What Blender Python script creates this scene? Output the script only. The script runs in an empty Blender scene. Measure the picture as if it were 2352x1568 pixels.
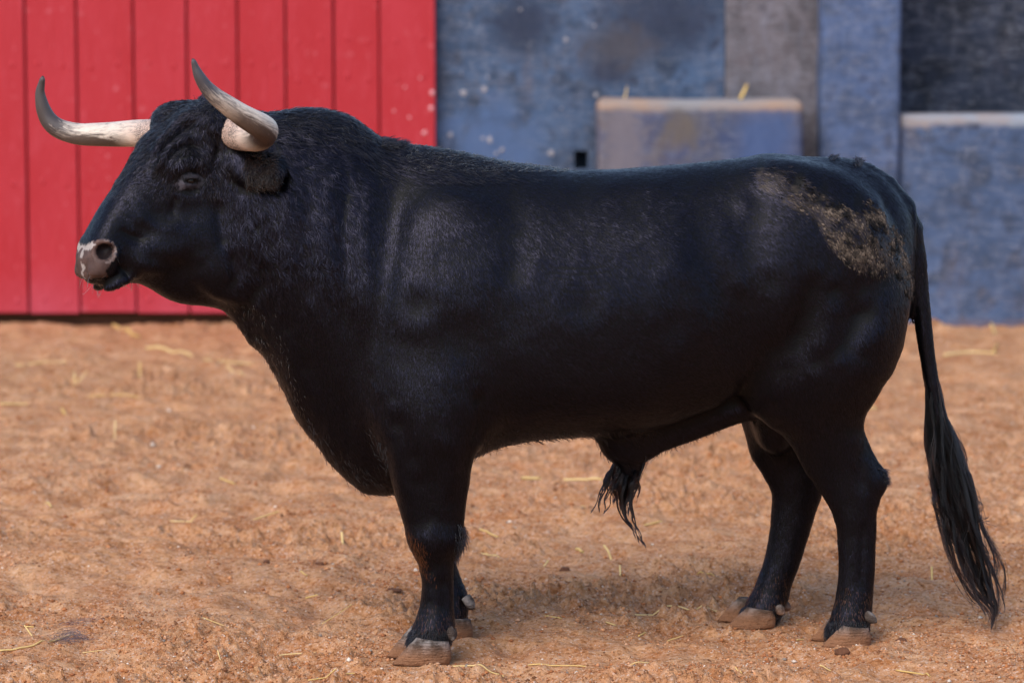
import bpy, bmesh, math, random
import numpy as np
from mathutils import Vector, Matrix

SC = bpy.context.scene
COL = SC.collection
rng = np.random.default_rng(7)
random.seed(7)

# ------------------------------------------------------------------ camera
CAM_D, CAM_H = 8.5, 1.75                 # metres from the bull's mid plane, eye height
FPX, PW, PH = 7180.0, 2352.0, 1568.0     # focal length in units of a 2352 px wide picture
PITCH = math.atan(0.10627)
CAMP = np.array([0.0, -CAM_D, CAM_H])
FWD = np.array([0, math.cos(PITCH), -math.sin(PITCH)])
UPV = np.array([0, math.sin(PITCH), math.cos(PITCH)])

cam_data = bpy.data.cameras.new('camera')
cam = bpy.data.objects.new('camera', cam_data)
COL.objects.link(cam)
cam.location = CAMP
cam.rotation_euler = (math.pi / 2 - PITCH, 0, 0)
cam_data.sensor_width = 36.0
cam_data.lens = FPX / PW * 36.0
cam_data.clip_end = 500
cam_data.dof.use_dof = True
cam_data.dof.focus_distance = 8.42
cam_data.dof.aperture_fstop = 3.0
SC.camera = cam

# ------------------------------------------------------------------ light
SUN_EL, SUN_AZ = math.radians(46), math.radians(-150)     # azimuth measured from +Y (away from the camera) towards +X
world = bpy.data.worlds.new('World'); SC.world = world
world.use_nodes = True
wn = world.node_tree.nodes; wl = world.node_tree.links
bg = wn['Background']; sky = wn.new('ShaderNodeTexSky')
sky.sky_type = 'NISHITA'; sky.sun_disc = False
sky.sun_elevation = SUN_EL; sky.sun_rotation = SUN_AZ
sky.air_density = 1.0; sky.dust_density = 1.6; sky.ozone_density = 1.0
wl.new(sky.outputs[0], bg.inputs[0]); bg.inputs[1].default_value = 0.15
sd = bpy.data.lights.new('sun', 'SUN'); sun = bpy.data.objects.new('sun', sd); COL.objects.link(sun)
sd.energy = 1.35; sd.angle = math.radians(42); sd.color = (1.0, 0.95, 0.88)
sdir = Vector((math.cos(SUN_EL) * math.sin(SUN_AZ), math.cos(SUN_EL) * math.cos(SUN_AZ), math.sin(SUN_EL)))
sun.rotation_euler = sdir.to_track_quat('Z', 'Y').to_euler()
sun.location = (-3, 6, 12)
SC.view_settings.view_transform = 'Standard'
SC.view_settings.look = 'None'
SC.view_settings.gamma = 1.0
SC.view_settings.use_curve_mapping = False
SC.view_settings.exposure = 0.64
SC.cycles.use_denoising = True
SC.cycles.denoiser = 'OPENIMAGEDENOISE'
SC.cycles.denoising_input_passes = 'RGB_ALBEDO_NORMAL'
SC.cycles.denoising_prefilter = 'ACCURATE'

# ------------------------------------------------------------------ helpers
def P(px, py, Y):
    """world point on the plane y = Y that lies at picture position (px, py)"""
    px = np.asarray(px, float); py = np.asarray(py, float); Y = np.asarray(Y, float)
    a = (px - PW / 2) / FPX; b = (PH / 2 - py) / FPX
    d = np.stack(np.broadcast_arrays(a, FWD[1] + b * UPV[1], FWD[2] + b * UPV[2]), -1)
    t = (Y + CAM_D) / d[..., 1]
    return CAMP + d * t[..., None]

def G(px, py, Z=0.0):
    """world point at height Z under picture position (px, py)"""
    a = (px - PW / 2) / FPX; b = (PH / 2 - py) / FPX
    d = np.array([a, FWD[1] + b * UPV[1], FWD[2] + b * UPV[2]])
    return CAMP + d * ((Z - CAM_H) / d[2])

def proj(v):
    q = np.asarray(v) - CAMP
    dep = q @ FWD
    return np.stack([PW / 2 + FPX * q[..., 0] / dep, PH / 2 - FPX * (q @ UPV) / dep], -1)

def smooth_interp(xs, ys, x):
    """cubic Hermite through (xs, ys), clamped tangents, constant outside"""
    xs = np.asarray(xs, float); ys = np.asarray(ys, float)
    d = np.diff(ys) / np.diff(xs)
    m = np.zeros_like(ys); m[0] = d[0]; m[-1] = d[-1]
    w1 = 2 * np.diff(xs)[1:] + np.diff(xs)[:-1]; w2 = np.diff(xs)[1:] + 2 * np.diff(xs)[:-1]
    same = d[:-1] * d[1:] > 0
    with np.errstate(divide='ignore', invalid='ignore'):
        hm = (w1 + w2) / (w1 / d[:-1] + w2 / d[1:])
    m[1:-1] = np.where(same, hm, 0)
    x = np.clip(x, xs[0], xs[-1])
    i = np.clip(np.searchsorted(xs, x) - 1, 0, len(xs) - 2)
    h = xs[i + 1] - xs[i]; t = (x - xs[i]) / h
    return ((2*t**3 - 3*t**2 + 1) * ys[i] + (t**3 - 2*t**2 + t) * h * m[i]
            + (-2*t**3 + 3*t**2) * ys[i + 1] + (t**3 - t**2) * h * m[i + 1])

def mesh_np(name, v, f, mat=None, parent=None, smooth=True):
    """one mesh object from numpy vertices and equal-sized faces (or a python list of faces)"""
    me = bpy.data.meshes.new(name)
    if isinstance(f, np.ndarray):
        n, k = f.shape
        me.vertices.add(len(v)); me.vertices.foreach_set('co', np.ascontiguousarray(v, np.float32).ravel())
        me.loops.add(n * k); me.loops.foreach_set('vertex_index', np.ascontiguousarray(f, np.int32).ravel())
        me.polygons.add(n); me.polygons.foreach_set('loop_start', np.arange(0, n * k, k, dtype=np.int32))
        me.polygons.foreach_set('loop_total', np.full(n, k, np.int32))
        me.update(calc_edges=True)
    else:
        me.from_pydata([tuple(p) for p in v], [], f); me.update()
    if smooth:
        me.polygons.foreach_set('use_smooth', np.ones(len(me.polygons), bool))
    ob = bpy.data.objects.new(name, me); COL.objects.link(ob)
    if mat: me.materials.append(mat)
    if parent: ob.parent = parent
    return ob

def tag(o, label=None, cat=None, group=None, kind=None):
    if label: o['label'] = label
    if cat: o['category'] = cat
    if group: o['group'] = group
    if kind: o['kind'] = kind
    return o

def empty(name, loc=(0, 0, 0)):
    o = bpy.data.objects.new(name, None); COL.objects.link(o); o.location = loc
    o.empty_display_size = 0.1
    return o

# value noise on numpy points (fractal), used for geometry
def _hash(ix, iy, iz, seed):
    h = (ix.astype(np.int64) * 374761393 + iy.astype(np.int64) * 668265263 + iz.astype(np.int64) * 2147483647 + seed * 974634777)
    h = (h ^ (h >> 13)) * 1274126177
    h = h & 0x7fffffff
    return ((h ^ (h >> 16)) & 0xffff) / 32767.5 - 1.0

def vnoise(p, scale, seed=0):
    q = p * scale; i = np.floor(q).astype(np.int64); f = q - i; f = f * f * (3 - 2 * f)
    out = 0
    for dx in (0, 1):
        for dy in (0, 1):
            for dz in (0, 1):
                w = (f[:, 0] if dx else 1 - f[:, 0]) * (f[:, 1] if dy else 1 - f[:, 1]) * (f[:, 2] if dz else 1 - f[:, 2])
                out = out + w * _hash(i[:, 0] + dx, i[:, 1] + dy, i[:, 2] + dz, seed)
    return out

def fbm(p, scale, octaves=3, seed=0, gain=0.5):
    out = 0; a = 1.0
    for k in range(octaves):
        out = out + a * vnoise(p, scale * 2 ** k, seed + k); a *= gain
    return out
# ================================================================== the bull: body field
class Field:
    """signed field on a grid; parts are blended in, then meshed as one continuous skin"""
    def __init__(s, lo, hi, h):
        s.lo = np.array(lo, float); s.h = h
        s.n = np.ceil((np.array(hi) - s.lo) / h).astype(int) + 1
        s.F = np.full(s.n, 1.0, np.float32)
        s.ax = [s.lo[k] + h * np.arange(s.n[k]) for k in range(3)]
    def box(s, lo, hi):
        a = np.maximum(np.floor((np.array(lo) - s.lo) / s.h).astype(int), 0)
        b = np.minimum(np.ceil((np.array(hi) - s.lo) / s.h).astype(int) + 1, s.n)
        sl = tuple(slice(int(a[k]), int(b[k])) for k in range(3))
        X = s.ax[0][sl[0]][:, None, None]; Y = s.ax[1][sl[1]][None, :, None]; Z = s.ax[2][sl[2]][None, None, :]
        return sl, X, Y, Z
    def blend(s, sl, d, k, sub=False):
        f = s.F[sl]
        if sub:
            d = -d
            hh = np.clip(0.5 - 0.5 * (f - d) / k, 0, 1)
            s.F[sl] = f * (1 - hh) + d * hh + k * hh * (1 - hh)
        else:
            hh = np.clip(0.5 + 0.5 * (f - d) / k, 0, 1)
            s.F[sl] = f * (1 - hh) + d * hh - k * hh * (1 - hh)
    def norm(s, f):
        g = np.gradient(f, s.h)
        m = np.sqrt(g[0]**2 + g[1]**2 + g[2]**2)
        return np.clip(f / np.maximum(m, 1e-3), -0.3, 0.3)
    def ell(s, c, r, k=0.03, R=None, sub=False):
        """ellipsoid; R rows are the local axes"""
        c = np.asarray(c, float); r = np.asarray(r, float)
        e = (np.abs(R).T @ r if R is not None else r) * 1.05 + k + 0.02
        sl, X, Y, Z = s.box(c - e, c + e)
        dx, dy, dz = X - c[0], Y - c[1], Z - c[2]
        if R is not None:
            dx, dy, dz = [R[i, 0] * dx + R[i, 1] * dy + R[i, 2] * dz for i in range(3)]
        k0 = np.sqrt((dx / r[0])**2 + (dy / r[1])**2 + (dz / r[2])**2)
        k1 = np.sqrt((dx / r[0]**2)**2 + (dy / r[1]**2)**2 + (dz / r[2]**2)**2)
        s.blend(sl, (k0 * (k0 - 1) / np.maximum(k1, 1e-6)).astype(np.float32), k, sub)
    def chain(s, pts, rad, k=0.02, sub=False):
        """tapered tube through points"""
        pts = np.asarray(pts, float); rad = np.asarray(rad, float)
        m = rad.max() + k + 0.02
        sl, X, Y, Z = s.box(pts.min(0) - m, pts.max(0) + m)
        D = None
        for a, b, ra, rb in zip(pts[:-1], pts[1:], rad[:-1], rad[1:]):
            ba = b - a; L = ba @ ba
            t = np.clip(((X - a[0]) * ba[0] + (Y - a[1]) * ba[1] + (Z - a[2]) * ba[2]) / L, 0, 1)
            d = np.sqrt((X - a[0] - t * ba[0])**2 + (Y - a[1] - t * ba[1])**2 + (Z - a[2] - t * ba[2])**2) - (ra + t * (rb - ra))
            D = d if D is None else np.minimum(D, d)
        s.blend(sl, D.astype(np.float32), k, sub)
    def leg(s, st, k=0.03):
        """limb from stations (py, x left, x right, depth, half depth)"""
        st = np.array(st, float)
        A = P(st[:, 1], st[:, 0], st[:, 3]); B = P(st[:, 2], st[:, 0], st[:, 3])
        z = A[:, 2][::-1]; cx = ((A[:, 0] + B[:, 0]) / 2)[::-1]; hx = ((B[:, 0] - A[:, 0]) / 2)[::-1]
        cy = st[::-1, 3]; hy = st[::-1, 4]
        lo = [(cx - hx).min() - 0.06, (cy - hy).min() - 0.06, z[0] - 0.06]
        hi = [(cx + hx).max() + 0.06, (cy + hy).max() + 0.06, z[-1] + 0.06]
        sl, X, Y, Z = s.box(lo, hi)
        zz = Z.ravel()
        f = lambda a: smooth_interp(z, a, zz)[None, None, :]
        q = np.sqrt(((X - f(cx)) / f(hx))**2 + ((Y - f(cy)) / f(hy))**2) - 1
        d = s.norm(q.astype(np.float32))
        over = np.maximum(Z - z[-1], z[0] - Z)
        s.blend(sl, np.maximum(d, over).astype(np.float32), k)
    def mesh(s):
        F = s.F; n = np.array(F.shape)
        ins = F < 0
        c = ins[:-1, :-1, :-1].astype(np.int8)
        cnt = np.zeros(n - 1, np.int8)
        for dx in (0, 1):
            for dy in (0, 1):
                for dz in (0, 1):
                    cnt += ins[dx:n[0]-1+dx, dy:n[1]-1+dy, dz:n[2]-1+dz]
        act = np.argwhere((cnt > 0) & (cnt < 8))
        idx = np.full(n - 1, -1, np.int32); idx[act[:, 0], act[:, 1], act[:, 2]] = np.arange(len(act))
        corner = {}
        for o in [(a, b, c) for a in (0, 1) for b in (0, 1) for c in (0, 1)]:
            corner[o] = F[act[:, 0]+o[0], act[:, 1]+o[1], act[:, 2]+o[2]]
        acc = np.zeros((len(act), 3)); num = np.zeros(len(act))
        for o in corner:
            for ax in range(3):
                if o[ax] == 0:
                    q = list(o); q[ax] = 1; q = tuple(q)
                    a, b = corner[o], corner[q]
                    m = (a < 0) != (b < 0)
                    t = a[m] / (a[m] - b[m])
                    pt = np.tile(np.array(o, float), (m.sum(), 1)); pt[:, ax] = t
                    acc[m] += pt; num[m] += 1
        V = (act + acc / num[:, None]) * s.h + s.lo
        faces = []
        for ax in range(3):
            b_, c_ = (ax + 1) % 3, (ax + 2) % 3
            s0 = [slice(None)] * 3; s1 = [slice(None)] * 3
            s0[ax] = slice(0, -1); s1[ax] = slice(1, None)
            e = ins[tuple(s0)] != ins[tuple(s1)]
            E = np.argwhere(e)
            E = E[(E[:, b_] > 0) & (E[:, c_] > 0) & (E[:, b_] < n[b_] - 1) & (E[:, c_] < n[c_] - 1)]
            flip = ins[tuple(E.T)]
            def cell(db, dc):
                q = E.copy(); q[:, b_] += db; q[:, c_] += dc
                return idx[q[:, 0], q[:, 1], q[:, 2]]
            quad = np.stack([cell(-1, -1), cell(0, -1), cell(0, 0), cell(-1, 0)], 1)
            quad[~flip] = quad[~flip][:, ::-1]
            faces.append(quad)
        return V, np.concatenate(faces)

def laplacian(V, Fq, it=2, lam=0.5, mu=-0.52, mask=None):
    e = np.concatenate([Fq[:, [0, 1]], Fq[:, [1, 2]], Fq[:, [2, 3]], Fq[:, [3, 0]]])
    a = np.concatenate([e[:, 0], e[:, 1]]); b = np.concatenate([e[:, 1], e[:, 0]])
    deg = np.bincount(a, minlength=len(V))[:, None]
    for _ in range(it):
        for l in (lam, mu):
            av = np.stack([np.bincount(a, V[b, k], len(V)) for k in range(3)], 1) / deg
            st = l * (av - V)
            if mask is not None: st *= mask[:, None]
            V = V + st
    return V

def vnormals(V, Fq):
    n = np.cross(V[Fq[:, 2]] - V[Fq[:, 0]], V[Fq[:, 3]] - V[Fq[:, 1]])
    N = np.stack([np.bincount(Fq.ravel(), np.repeat(n[:, k], 4), len(V)) for k in range(3)], 1)
    return N / np.maximum(np.linalg.norm(N, axis=1), 1e-12)[:, None]

fld = Field((-1.32, -0.66, -0.01), (1.28, 0.66, 1.52), 0.0052)

# centre line of the body in depth: the bull stands with its quarters turned a little away
def ycen(px): return np.interp(px, [330, 480, 640, 800, 960, 2120], [-0.13, -0.10, -0.05, -0.01, 0.0, 0.215])

# --- trunk and neck: stations (px, top, bottom, half width, level of greatest width, top/bottom squareness)
TR = np.array([
 (340, 420, 470, .012, .50, 2.0, 2.0), (400, 385, 545, .045, .50, 2.0, 2.0), (460, 345, 620, .080, .50, 2.0, 2.0), (510, 300, 700, .112, .48, 2.0, 2.0),
 (560, 268, 776, .150, .46, 2.1, 1.8),
 (600, 256, 818, .180, .45, 2.1, 1.75), (640, 251, 886, .200, .44, 2.05, 1.7), (680, 246, 966, .215, .43, 2.0, 1.65),
 (720, 245, 1019, .222, .43, 1.95, 1.62), (760, 250, 1070, .230, .43, 1.9, 1.6), (800, 263, 1108, .238, .44, 1.85, 1.6),
 (840, 287, 1132, .246, .45, 1.8, 1.6), (880, 313, 1136, .252, .46, 1.75, 1.65), (920, 326, 1128, .262, .48, 1.75, 1.75),
 (1000, 338, 1090, .285, .50, 1.8, 2.0), (1080, 353, 1052, .300, .52, 1.85, 2.2), (1160, 370, 1020, .312, .54, 1.95, 2.3),
 (1240, 381, 1005, .322, .55, 2.05, 2.35), (1330, 390, 998, .328, .56, 2.15, 2.4), (1430, 386, 992, .328, .56, 2.2, 2.4),
 (1530, 379, 972, .320, .55, 2.2, 2.3), (1620, 371, 930, .305, .53, 2.15, 2.2), (1700, 361, 885, .288, .50, 2.1, 2.1),
 (1770, 351, 880, .276, .48, 2.0, 2.0), (1850, 357, 880, .262, .46, 1.9, 2.0), (1930, 361, 870, .240, .46, 1.9, 2.0),
 (1985, 376, 855, .212, .46, 1.9, 2.0), (2030, 402, 830, .178, .46, 2.0, 2.0), (2062, 434, 795, .142, .48, 2.0, 2.0),
 (2082, 465, 755, .108, .5, 2.0, 2.0), (2093, 505, 705, .07, .5, 2.0, 2.0), (2099, 560, 640, .03, .5, 2.0, 2.0)], float)
yc = ycen(TR[:, 0])
TR[:, 1] += np.interp(TR[:, 0], [560, 620, 880, 1000], [0, 7, 6, 2])      # room for the hair on the crest
top = P(TR[:, 0], TR[:, 1], yc); bot = P(TR[:, 0], TR[:, 2], yc)
tx = top[:, 0]
sl, X, Y, Z = fld.box((tx[0] - .05, -.55, .2), (tx[-1] + .05, .6, 1.5))
xx = X.ravel()
fi = lambda a: smooth_interp(tx, a, xx)[:, None, None]
zt, zb, hw, lv, pt_, pb_ = fi(top[:, 2]), fi(bot[:, 2]), fi(TR[:, 3]), fi(TR[:, 4]), fi(TR[:, 5]), fi(TR[:, 6])
zm = zt - (zt - zb) * lv
yy = np.interp(xx, tx, yc)[:, None, None]
up = Z > zm
pw = np.where(up, pt_, pb_); hz = np.where(up, zt - zm, zm - zb)
q = ((np.abs(Y - yy) / hw)**pw + (np.abs(Z - zm) / hz)**pw)**(1 / pw) - 1
d = fld.norm(q.astype(np.float32))
over = np.maximum(X - tx[-1], tx[0] - X)
d = d + np.clip(tx[0] + .14 - X, 0, 1) * .5
fld.blend(sl, np.maximum(d, over).astype(np.float32), 0.001)

# --- shoulder, upper arm, hip and flank masses
def E(px, py, Y, rx, ry, rz, k=0.06, rot=0.0, sub=False):
    c, s_ = math.cos(rot), math.sin(rot)
    R = np.array([[c, 0, s_], [0, 1, 0], [-s_, 0, c]])
    fld.ell(P(px, py, Y), (rx, ry, rz), k, R, sub)
for sgn in (-1, 1):
    E(1010, 720, sgn * .165, .14, .085, .30, .10, -.2)         # shoulder blade muscles
    E(935, 900, sgn * .155, .10, .10, .15, .08, .15)           # point of the shoulder
    E(1040, 900, sgn * .175, .11, .095, .17, .08, -.3)         # triceps
for Yh in (.02, .33):
    E(1850, 560, Yh, .24, .13, .20, .08, -.5)                  # gluteals
    E(1790, 640, Yh - (.01 if Yh < .1 else -.01), .13, .13, .20, .08)  # thigh front
E(1600, 760, .015, .16, .10, .18, .10)                          # flank wall
# --- legs
fld.leg([(780, 885, 1120, -.165, .085), (860, 876, 1116, -.18, .10), (930, 876, 1106, -.188, .105), (990, 880, 1096, -.19, .102), (1050, 889, 1085, -.186, .09),
         (1100, 899, 1079, -.182, .077), (1150, 913, 1071, -.179, .067), (1200, 927, 1066, -.176, .06), (1238, 938, 1061, -.174, .058),
         (1270, 949, 1047, -.172, .053), (1300, 962, 1041, -.17, .046), (1340, 969, 1040, -.17, .041), (1380, 966, 1041, -.17, .042),
         (1412, 958, 1043, -.17, .049), (1438, 948, 1044, -.17, .057), (1462, 940, 1036, -.17, .059), (1482, 938, 1030, -.17, .057), (1500, 950, 1020, -.17, .05)], .05)
fld.leg([(800, 890, 1100, .16, .085), (900, 885, 1095, .175, .10), (1000, 888, 1085, .18, .098), (1100, 897, 1074, .175, .075), (1140, 908, 1069, .173, .065),
         (1200, 930, 1062, .17, .058), (1250, 949, 1054, .17, .055), (1285, 964, 1047, .17, .047), (1330, 984, 1060, .17, .041),
         (1365, 997, 1073, .17, .044), (1395, 1002, 1075, .17, .05), (1425, 1004, 1072, .17, .053), (1450, 1006, 1066, .17, .05)], .05)
fld.leg([(540, 1780, 2050, .11, .08), (620, 1745, 2080, .075, .12), (700, 1718, 2086, .058, .145), (780, 1700, 2076, .05, .15), (840, 1694, 2056, .05, .145), (890, 1698, 2026, .052, .13),
         (935, 1720, 1998, .058, .108), (968, 1756, 1985, .064, .092), (1000, 1797, 1989, .07, .079), (1040, 1828, 2006, .075, .067),
         (1078, 1848, 2027, .08, .06), (1105, 1867, 2032, .08, .056), (1135, 1888, 2025, .08, .052), (1180, 1912, 2014, .08, .046),
         (1228, 1924, 2012, .08, .04), (1316, 1926, 2008, .08, .038), (1375, 1919, 2004, .08, .043), (1410, 1910, 2001, .08, .051),
         (1436, 1902, 1994, .08, .056), (1456, 1898, 1986, .08, .056), (1472, 1905, 1975, .08, .05)], .04)
fld.leg([(560, 1780, 2040, .31, .08), (660, 1740, 2075, .335, .125), (760, 1712, 2068, .345, .14), (860, 1698, 2020, .348, .13), (930, 1698, 1960, .35, .105),
         (968, 1704, 1938, .35, .092), (1041, 1723, 1918, .35, .07), (1090, 1752, 1903, .35, .061), (1130, 1771, 1889, .35, .054),
         (1183, 1771, 1871, .35, .046), (1272, 1759, 1844, .35, .04), (1340, 1736, 1819, .35, .042), (1380, 1716, 1808, .35, .05), (1405, 1704, 1795, .35, .054), (1428, 1704, 1780, .35, .05)], .04)
E(2015, 1100, .08, .022, .022, .035, .02, .2)                   # point of hock
E(1000, 1228, -.175, .066, .058, .05, .03)                       # knee
E(1005, 1230, .17, .062, .055, .05, .03)
# --- sheath, scrotum, tail dock
fld.chain([P(1720, 915, .14), P(1600, 962, .12), (P(1500, 1000, .10)), P(1452, 1030, .09), P(1447, 1072, .085)], [.052, .05, .05, .05, .030], .045)
fld.chain([P(1440, 985, .08), P(1420, 1010, .08)], [.06, .05], .06)
E(1776, 975, .22, .045, .055, .075, .10, .12)
tail = [(1930, 402, .20, .032), (1982, 408, .20, .035), (2026, 432, .20, .034), (2062, 470, .20, .031), (2090, 520, .20, .027), (2104, 600, .20, .024),
        (2114, 690, .20, .021), (2126, 790, .20, .0185), (2140, 880, .20, .017), (2156, 960, .20, .014)]
fld.chain([P(a, b, c) for a, b, c, r in tail], [r * (1.10 + .10 * min(1, i / 4)) for i, (*_, r) in enumerate(tail)], .022)

# --- head, in its own frame: turned towards the camera
TH = math.radians(27)
HF = np.array([-math.cos(TH), -math.sin(TH), 0]); HL = np.array([math.sin(TH), -math.cos(TH), 0]); HU = np.array([0, 0, 1.0])
roll = math.radians(3)
HL, HU = HL * math.cos(roll) + HU * math.sin(roll), HU * math.cos(roll) - HL * math.sin(roll)
H0 = P(440, 330, -0.115)
def S(px, py, lat=0.0):
    """head frame (forward, up) of the picture point lying on the plane `lat` metres left of the head's middle"""
    a = (px - PW / 2) / FPX; b = (PH / 2 - py) / FPX
    d = np.array([a, FWD[1] + b * UPV[1], FWD[2] + b * UPV[2]])
    t = ((H0 + HL * lat - CAMP) @ HL) / (d @ HL)
    w = CAMP + d * t - H0
    return np.array([w @ HF, w @ HU])
def HW(f, u, l=0.0): return H0 + HF * f + HU * u + HL * l
def HS(px, py, lat): f, u = S(px, py, lat); return HW(f, u, lat)

a0, a1 = S(545, 400), S(203, 602)
ax = (a1 - a0); AL = np.linalg.norm(ax); ax /= AL; pr = np.array([-ax[1], ax[0]])
if pr[1] < 0: pr = -pr
def tp(pts): 
    q = np.array([S(*p) - a0 for p in pts]); return np.stack([q @ ax, q @ pr], 1)
topc = tp([(600, 290), (540, 266), (470, 258), (428, 263), (384, 280), (346, 308), (316, 348), (291, 391), (269, 428), (243, 465), (221, 502), (206, 530), (195, 552), (190, 572)])
botc = tp([(640, 560), (560, 690), (500, 700), (440, 699), (392, 688), (350, 664), (320, 651), (290, 648), (262, 646), (235, 640), (210, 632), (190, 625)])
topc = topc[np.argsort(topc[:, 0])]; botc = botc[np.argsort(botc[:, 0])]
axis3 = HF * ax[0] + HU * ax[1]; perp3 = HF * pr[0] + HU * pr[1]
A0w = HW(a0[0], a0[1])
ends = A0w + np.outer([0, AL], axis3)
lo = ends.min(0) - .34; hi = ends.max(0) + .34
sl, X, Y, Z = fld.box(lo, hi)
dx, dy, dz = X - A0w[0], Y - A0w[1], Z - A0w[2]
T = dx * axis3[0] + dy * axis3[1] + dz * axis3[2]
U = dx * perp3[0] + dy * perp3[1] + dz * perp3[2]
Lq = dx * HL[0] + dy * HL[1] + dz * HL[2]
ts = np.linspace(-.1, AL + .06, 160)
tt = smooth_interp(topc[:, 0], topc[:, 1], ts); tb = smooth_interp(botc[:, 0], botc[:, 1], ts)
wid_t = np.array([-.1, 0, .06, .12, .18, .24, .30, .35, .39, .42, AL + .01, AL + .045]) * 1.0
wid_t = np.linspace(-.1, AL + .045, 12)
wid = np.array([.115, .125, .130, .130, .124, .112, .098, .086, .079, .077, .074, .05])
hwv = smooth_interp(wid_t, wid, ts)
gi = lambda a: np.interp(T, ts, a)
Tt, Tb, Hh = gi(tt), gi(tb), gi(hwv)
M = (Tt + Tb) / 2 + .10 * (Tt - Tb)
upq = U > M
hzq = np.where(upq, Tt - M, M - Tb)
pwr = np.where(upq, 3.0, 2.1)
qq = ((np.abs(Lq) / Hh)**pwr + (np.abs(U - M) / hzq)**pwr)**(1 / pwr) - 1
dd = fld.norm(qq.astype(np.float32))
cut = T - (AL + .010)
hh = np.clip(.5 - .5 * (cut - dd) / .045, 0, 1)
dd = cut * (1 - hh) + dd * hh + .045 * hh * (1 - hh)                # rounded end of the nose
fld.blend(sl, np.maximum(dd, ts[0] - T).astype(np.float32), .05)

RH = np.stack([axis3, HL, perp3])
def HE(px, py, lat, r, k=.02, sub=False, tilt=0.0):
    R = RH
    if tilt:
        c, s_ = math.cos(tilt), math.sin(tilt)
        R = np.stack([axis3 * c + perp3 * s_, HL, perp3 * c - axis3 * s_])
    fld.ell(HS(px, py, lat), r, k, R, sub)
for sg in (-1, 1):
    def HE2(px, py, lat, r, k=.02, sub=False, tilt=0.0):
        # mirrored twin of a feature located on the near side
        f, u = S(px, py, lat); R = RH
        if tilt:
            c, s_ = math.cos(tilt), math.sin(tilt)
            R = np.stack([axis3 * c + perp3 * s_, HL, perp3 * c - axis3 * s_])
        fld.ell(HW(f, u, lat * (1 if sg < 0 else -1)), r, k, R, sub)
    HE2(430, 368, .096, (.055, .024, .026), .04, tilt=.35)           # brow
    HE2(520, 590, .085, (.10, .045, .11), .05)                       # cheek muscle
    HE2(400, 560, .075, (.11, .03, .045), .05)                       # cheek ridge
    HE2(245, 578, .058, (.040, .026, .036), .02)                     # nostril wing
    HE2(238, 612, .055, (.045, .028, .030), .02)                     # upper lip
    HE2(275, 641, .040, (.050, .032, .018), .02)                     # lower lip
    HE2(505, 302, .085, (.055, .055, .05), .04)                       # horn root
HE(445, 274, 0, (.060, .125, .038), .05)                            # poll
HE(392, 278, -.075, (.045, .05, .040), .05)
HE(212, 597, 0, (.030, .068, .055), .012, tilt=.59)                             # muzzle front
HE(252, 633, 0, (.060, .052, .0250), .010, tilt=.59)                             # chin
HE(232, 640, 0, (.040, .046, .014), .010, tilt=.59)
HE(226, 630, 0, (.042, .052, .020), .010, tilt=.59)
# carve nostrils, mouth line, eye sockets
for sg in (1, -1):
    f, u = S(237, 578, .088); c = HW(f, u, .088 * sg) + HF * .004
    R = np.stack([HL * sg * .80 + HF * .50 - HU * .1, HF * .80 - HL * sg * .5, HU])
    R[0] /= np.linalg.norm(R[0]); R[1] -= R[0] * (R[1] @ R[0]); R[1] /= np.linalg.norm(R[1]); R[2] = np.cross(R[0], R[1])
    fld.ell(c, (.040, .0225, .0215), .010, R, True)
    fld.ell(c - HF * .020 + HU * .006 , (.036, .015, .011), .008, R, True)      # comma of the nostril
    f, u = S(438, 415, .11)
    fld.ell(HW(f, u, .128 * sg), (.034, .016, .024), .020, RH, True)                 # socket
    fld.ell(HW(f, u, .101 * sg), (.030, .0215, .019), .014, RH)                      # lids
    Rs = np.stack([HF, HL, HU])
    fld.ell(HW(f, u, .138 * sg) - HU * .003 + HF * .002, (.026, .028, .0082), .002, Rs, True)   # opening
EYE = [HW(*S(438, 415, .11), .0995 * sg) for sg in (1, -1)]
# ears: cupped, held back and out under the horn roots
for sg in (1, -1):
    b0 = HW(*S(535, 372, .125), .112 * sg)
    tipd = (HL * sg * .86 - HF * .46 - HU * .10); tipd /= np.linalg.norm(tipd)
    opn = -HF * .75 - HU * .62
    opn -= tipd * (opn @ tipd); opn /= np.linalg.norm(opn)
    R = np.stack([tipd, np.cross(opn, tipd), opn])
    c = b0 + tipd * .070 + opn * .018
    fld.ell(c, (.092, .052, .046), .012, R)
    fld.ell(c + tipd * .020 + opn * .026, (.082, .040, .040), .006, R, True)
    fld.chain([b0 - tipd * .03, b0 + tipd * .02], [.042, .038], .02)

V, FQ = fld.mesh()
del fld.F
# keep the one connected skin
lab = np.arange(len(V))
while True:
    m = lab[FQ].min(1); new = lab.copy()
    for k in range(4): np.minimum.at(new, FQ[:, k], m)
    new = new[new]
    if (new == lab).all(): break
    lab = new
keep = lab == np.bincount(lab).argmax()
remap = np.cumsum(keep) - 1
FQ = remap[FQ[keep[FQ[:, 0]]]]; V = V[keep]
V = laplacian(V, FQ, 3)
NB = vnormals(V, FQ)
# ================================================================== surface sculpting strokes
def seg_dist(p, poly):
    """distance of 2-D points to a polyline"""
    best = np.full(len(p), 1e9)
    for a, b in zip(poly[:-1], poly[1:]):
        a = np.array(a, float); b = np.array(b, float); ba = b - a
        t = np.clip(((p - a) @ ba) / (ba @ ba), 0, 1)
        best = np.minimum(best, np.hypot(*(p - a - t[:, None] * ba).T))
    return best

def spline2(pts, n=8):
    pts = np.array(pts, float)
    if len(pts) < 3: return pts
    t = np.arange(len(pts)); tq = np.linspace(0, len(pts) - 1, n * (len(pts) - 1) + 1)
    return np.stack([smooth_interp(t, pts[:, k], tq) for k in range(pts.shape[1])], 1)

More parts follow.
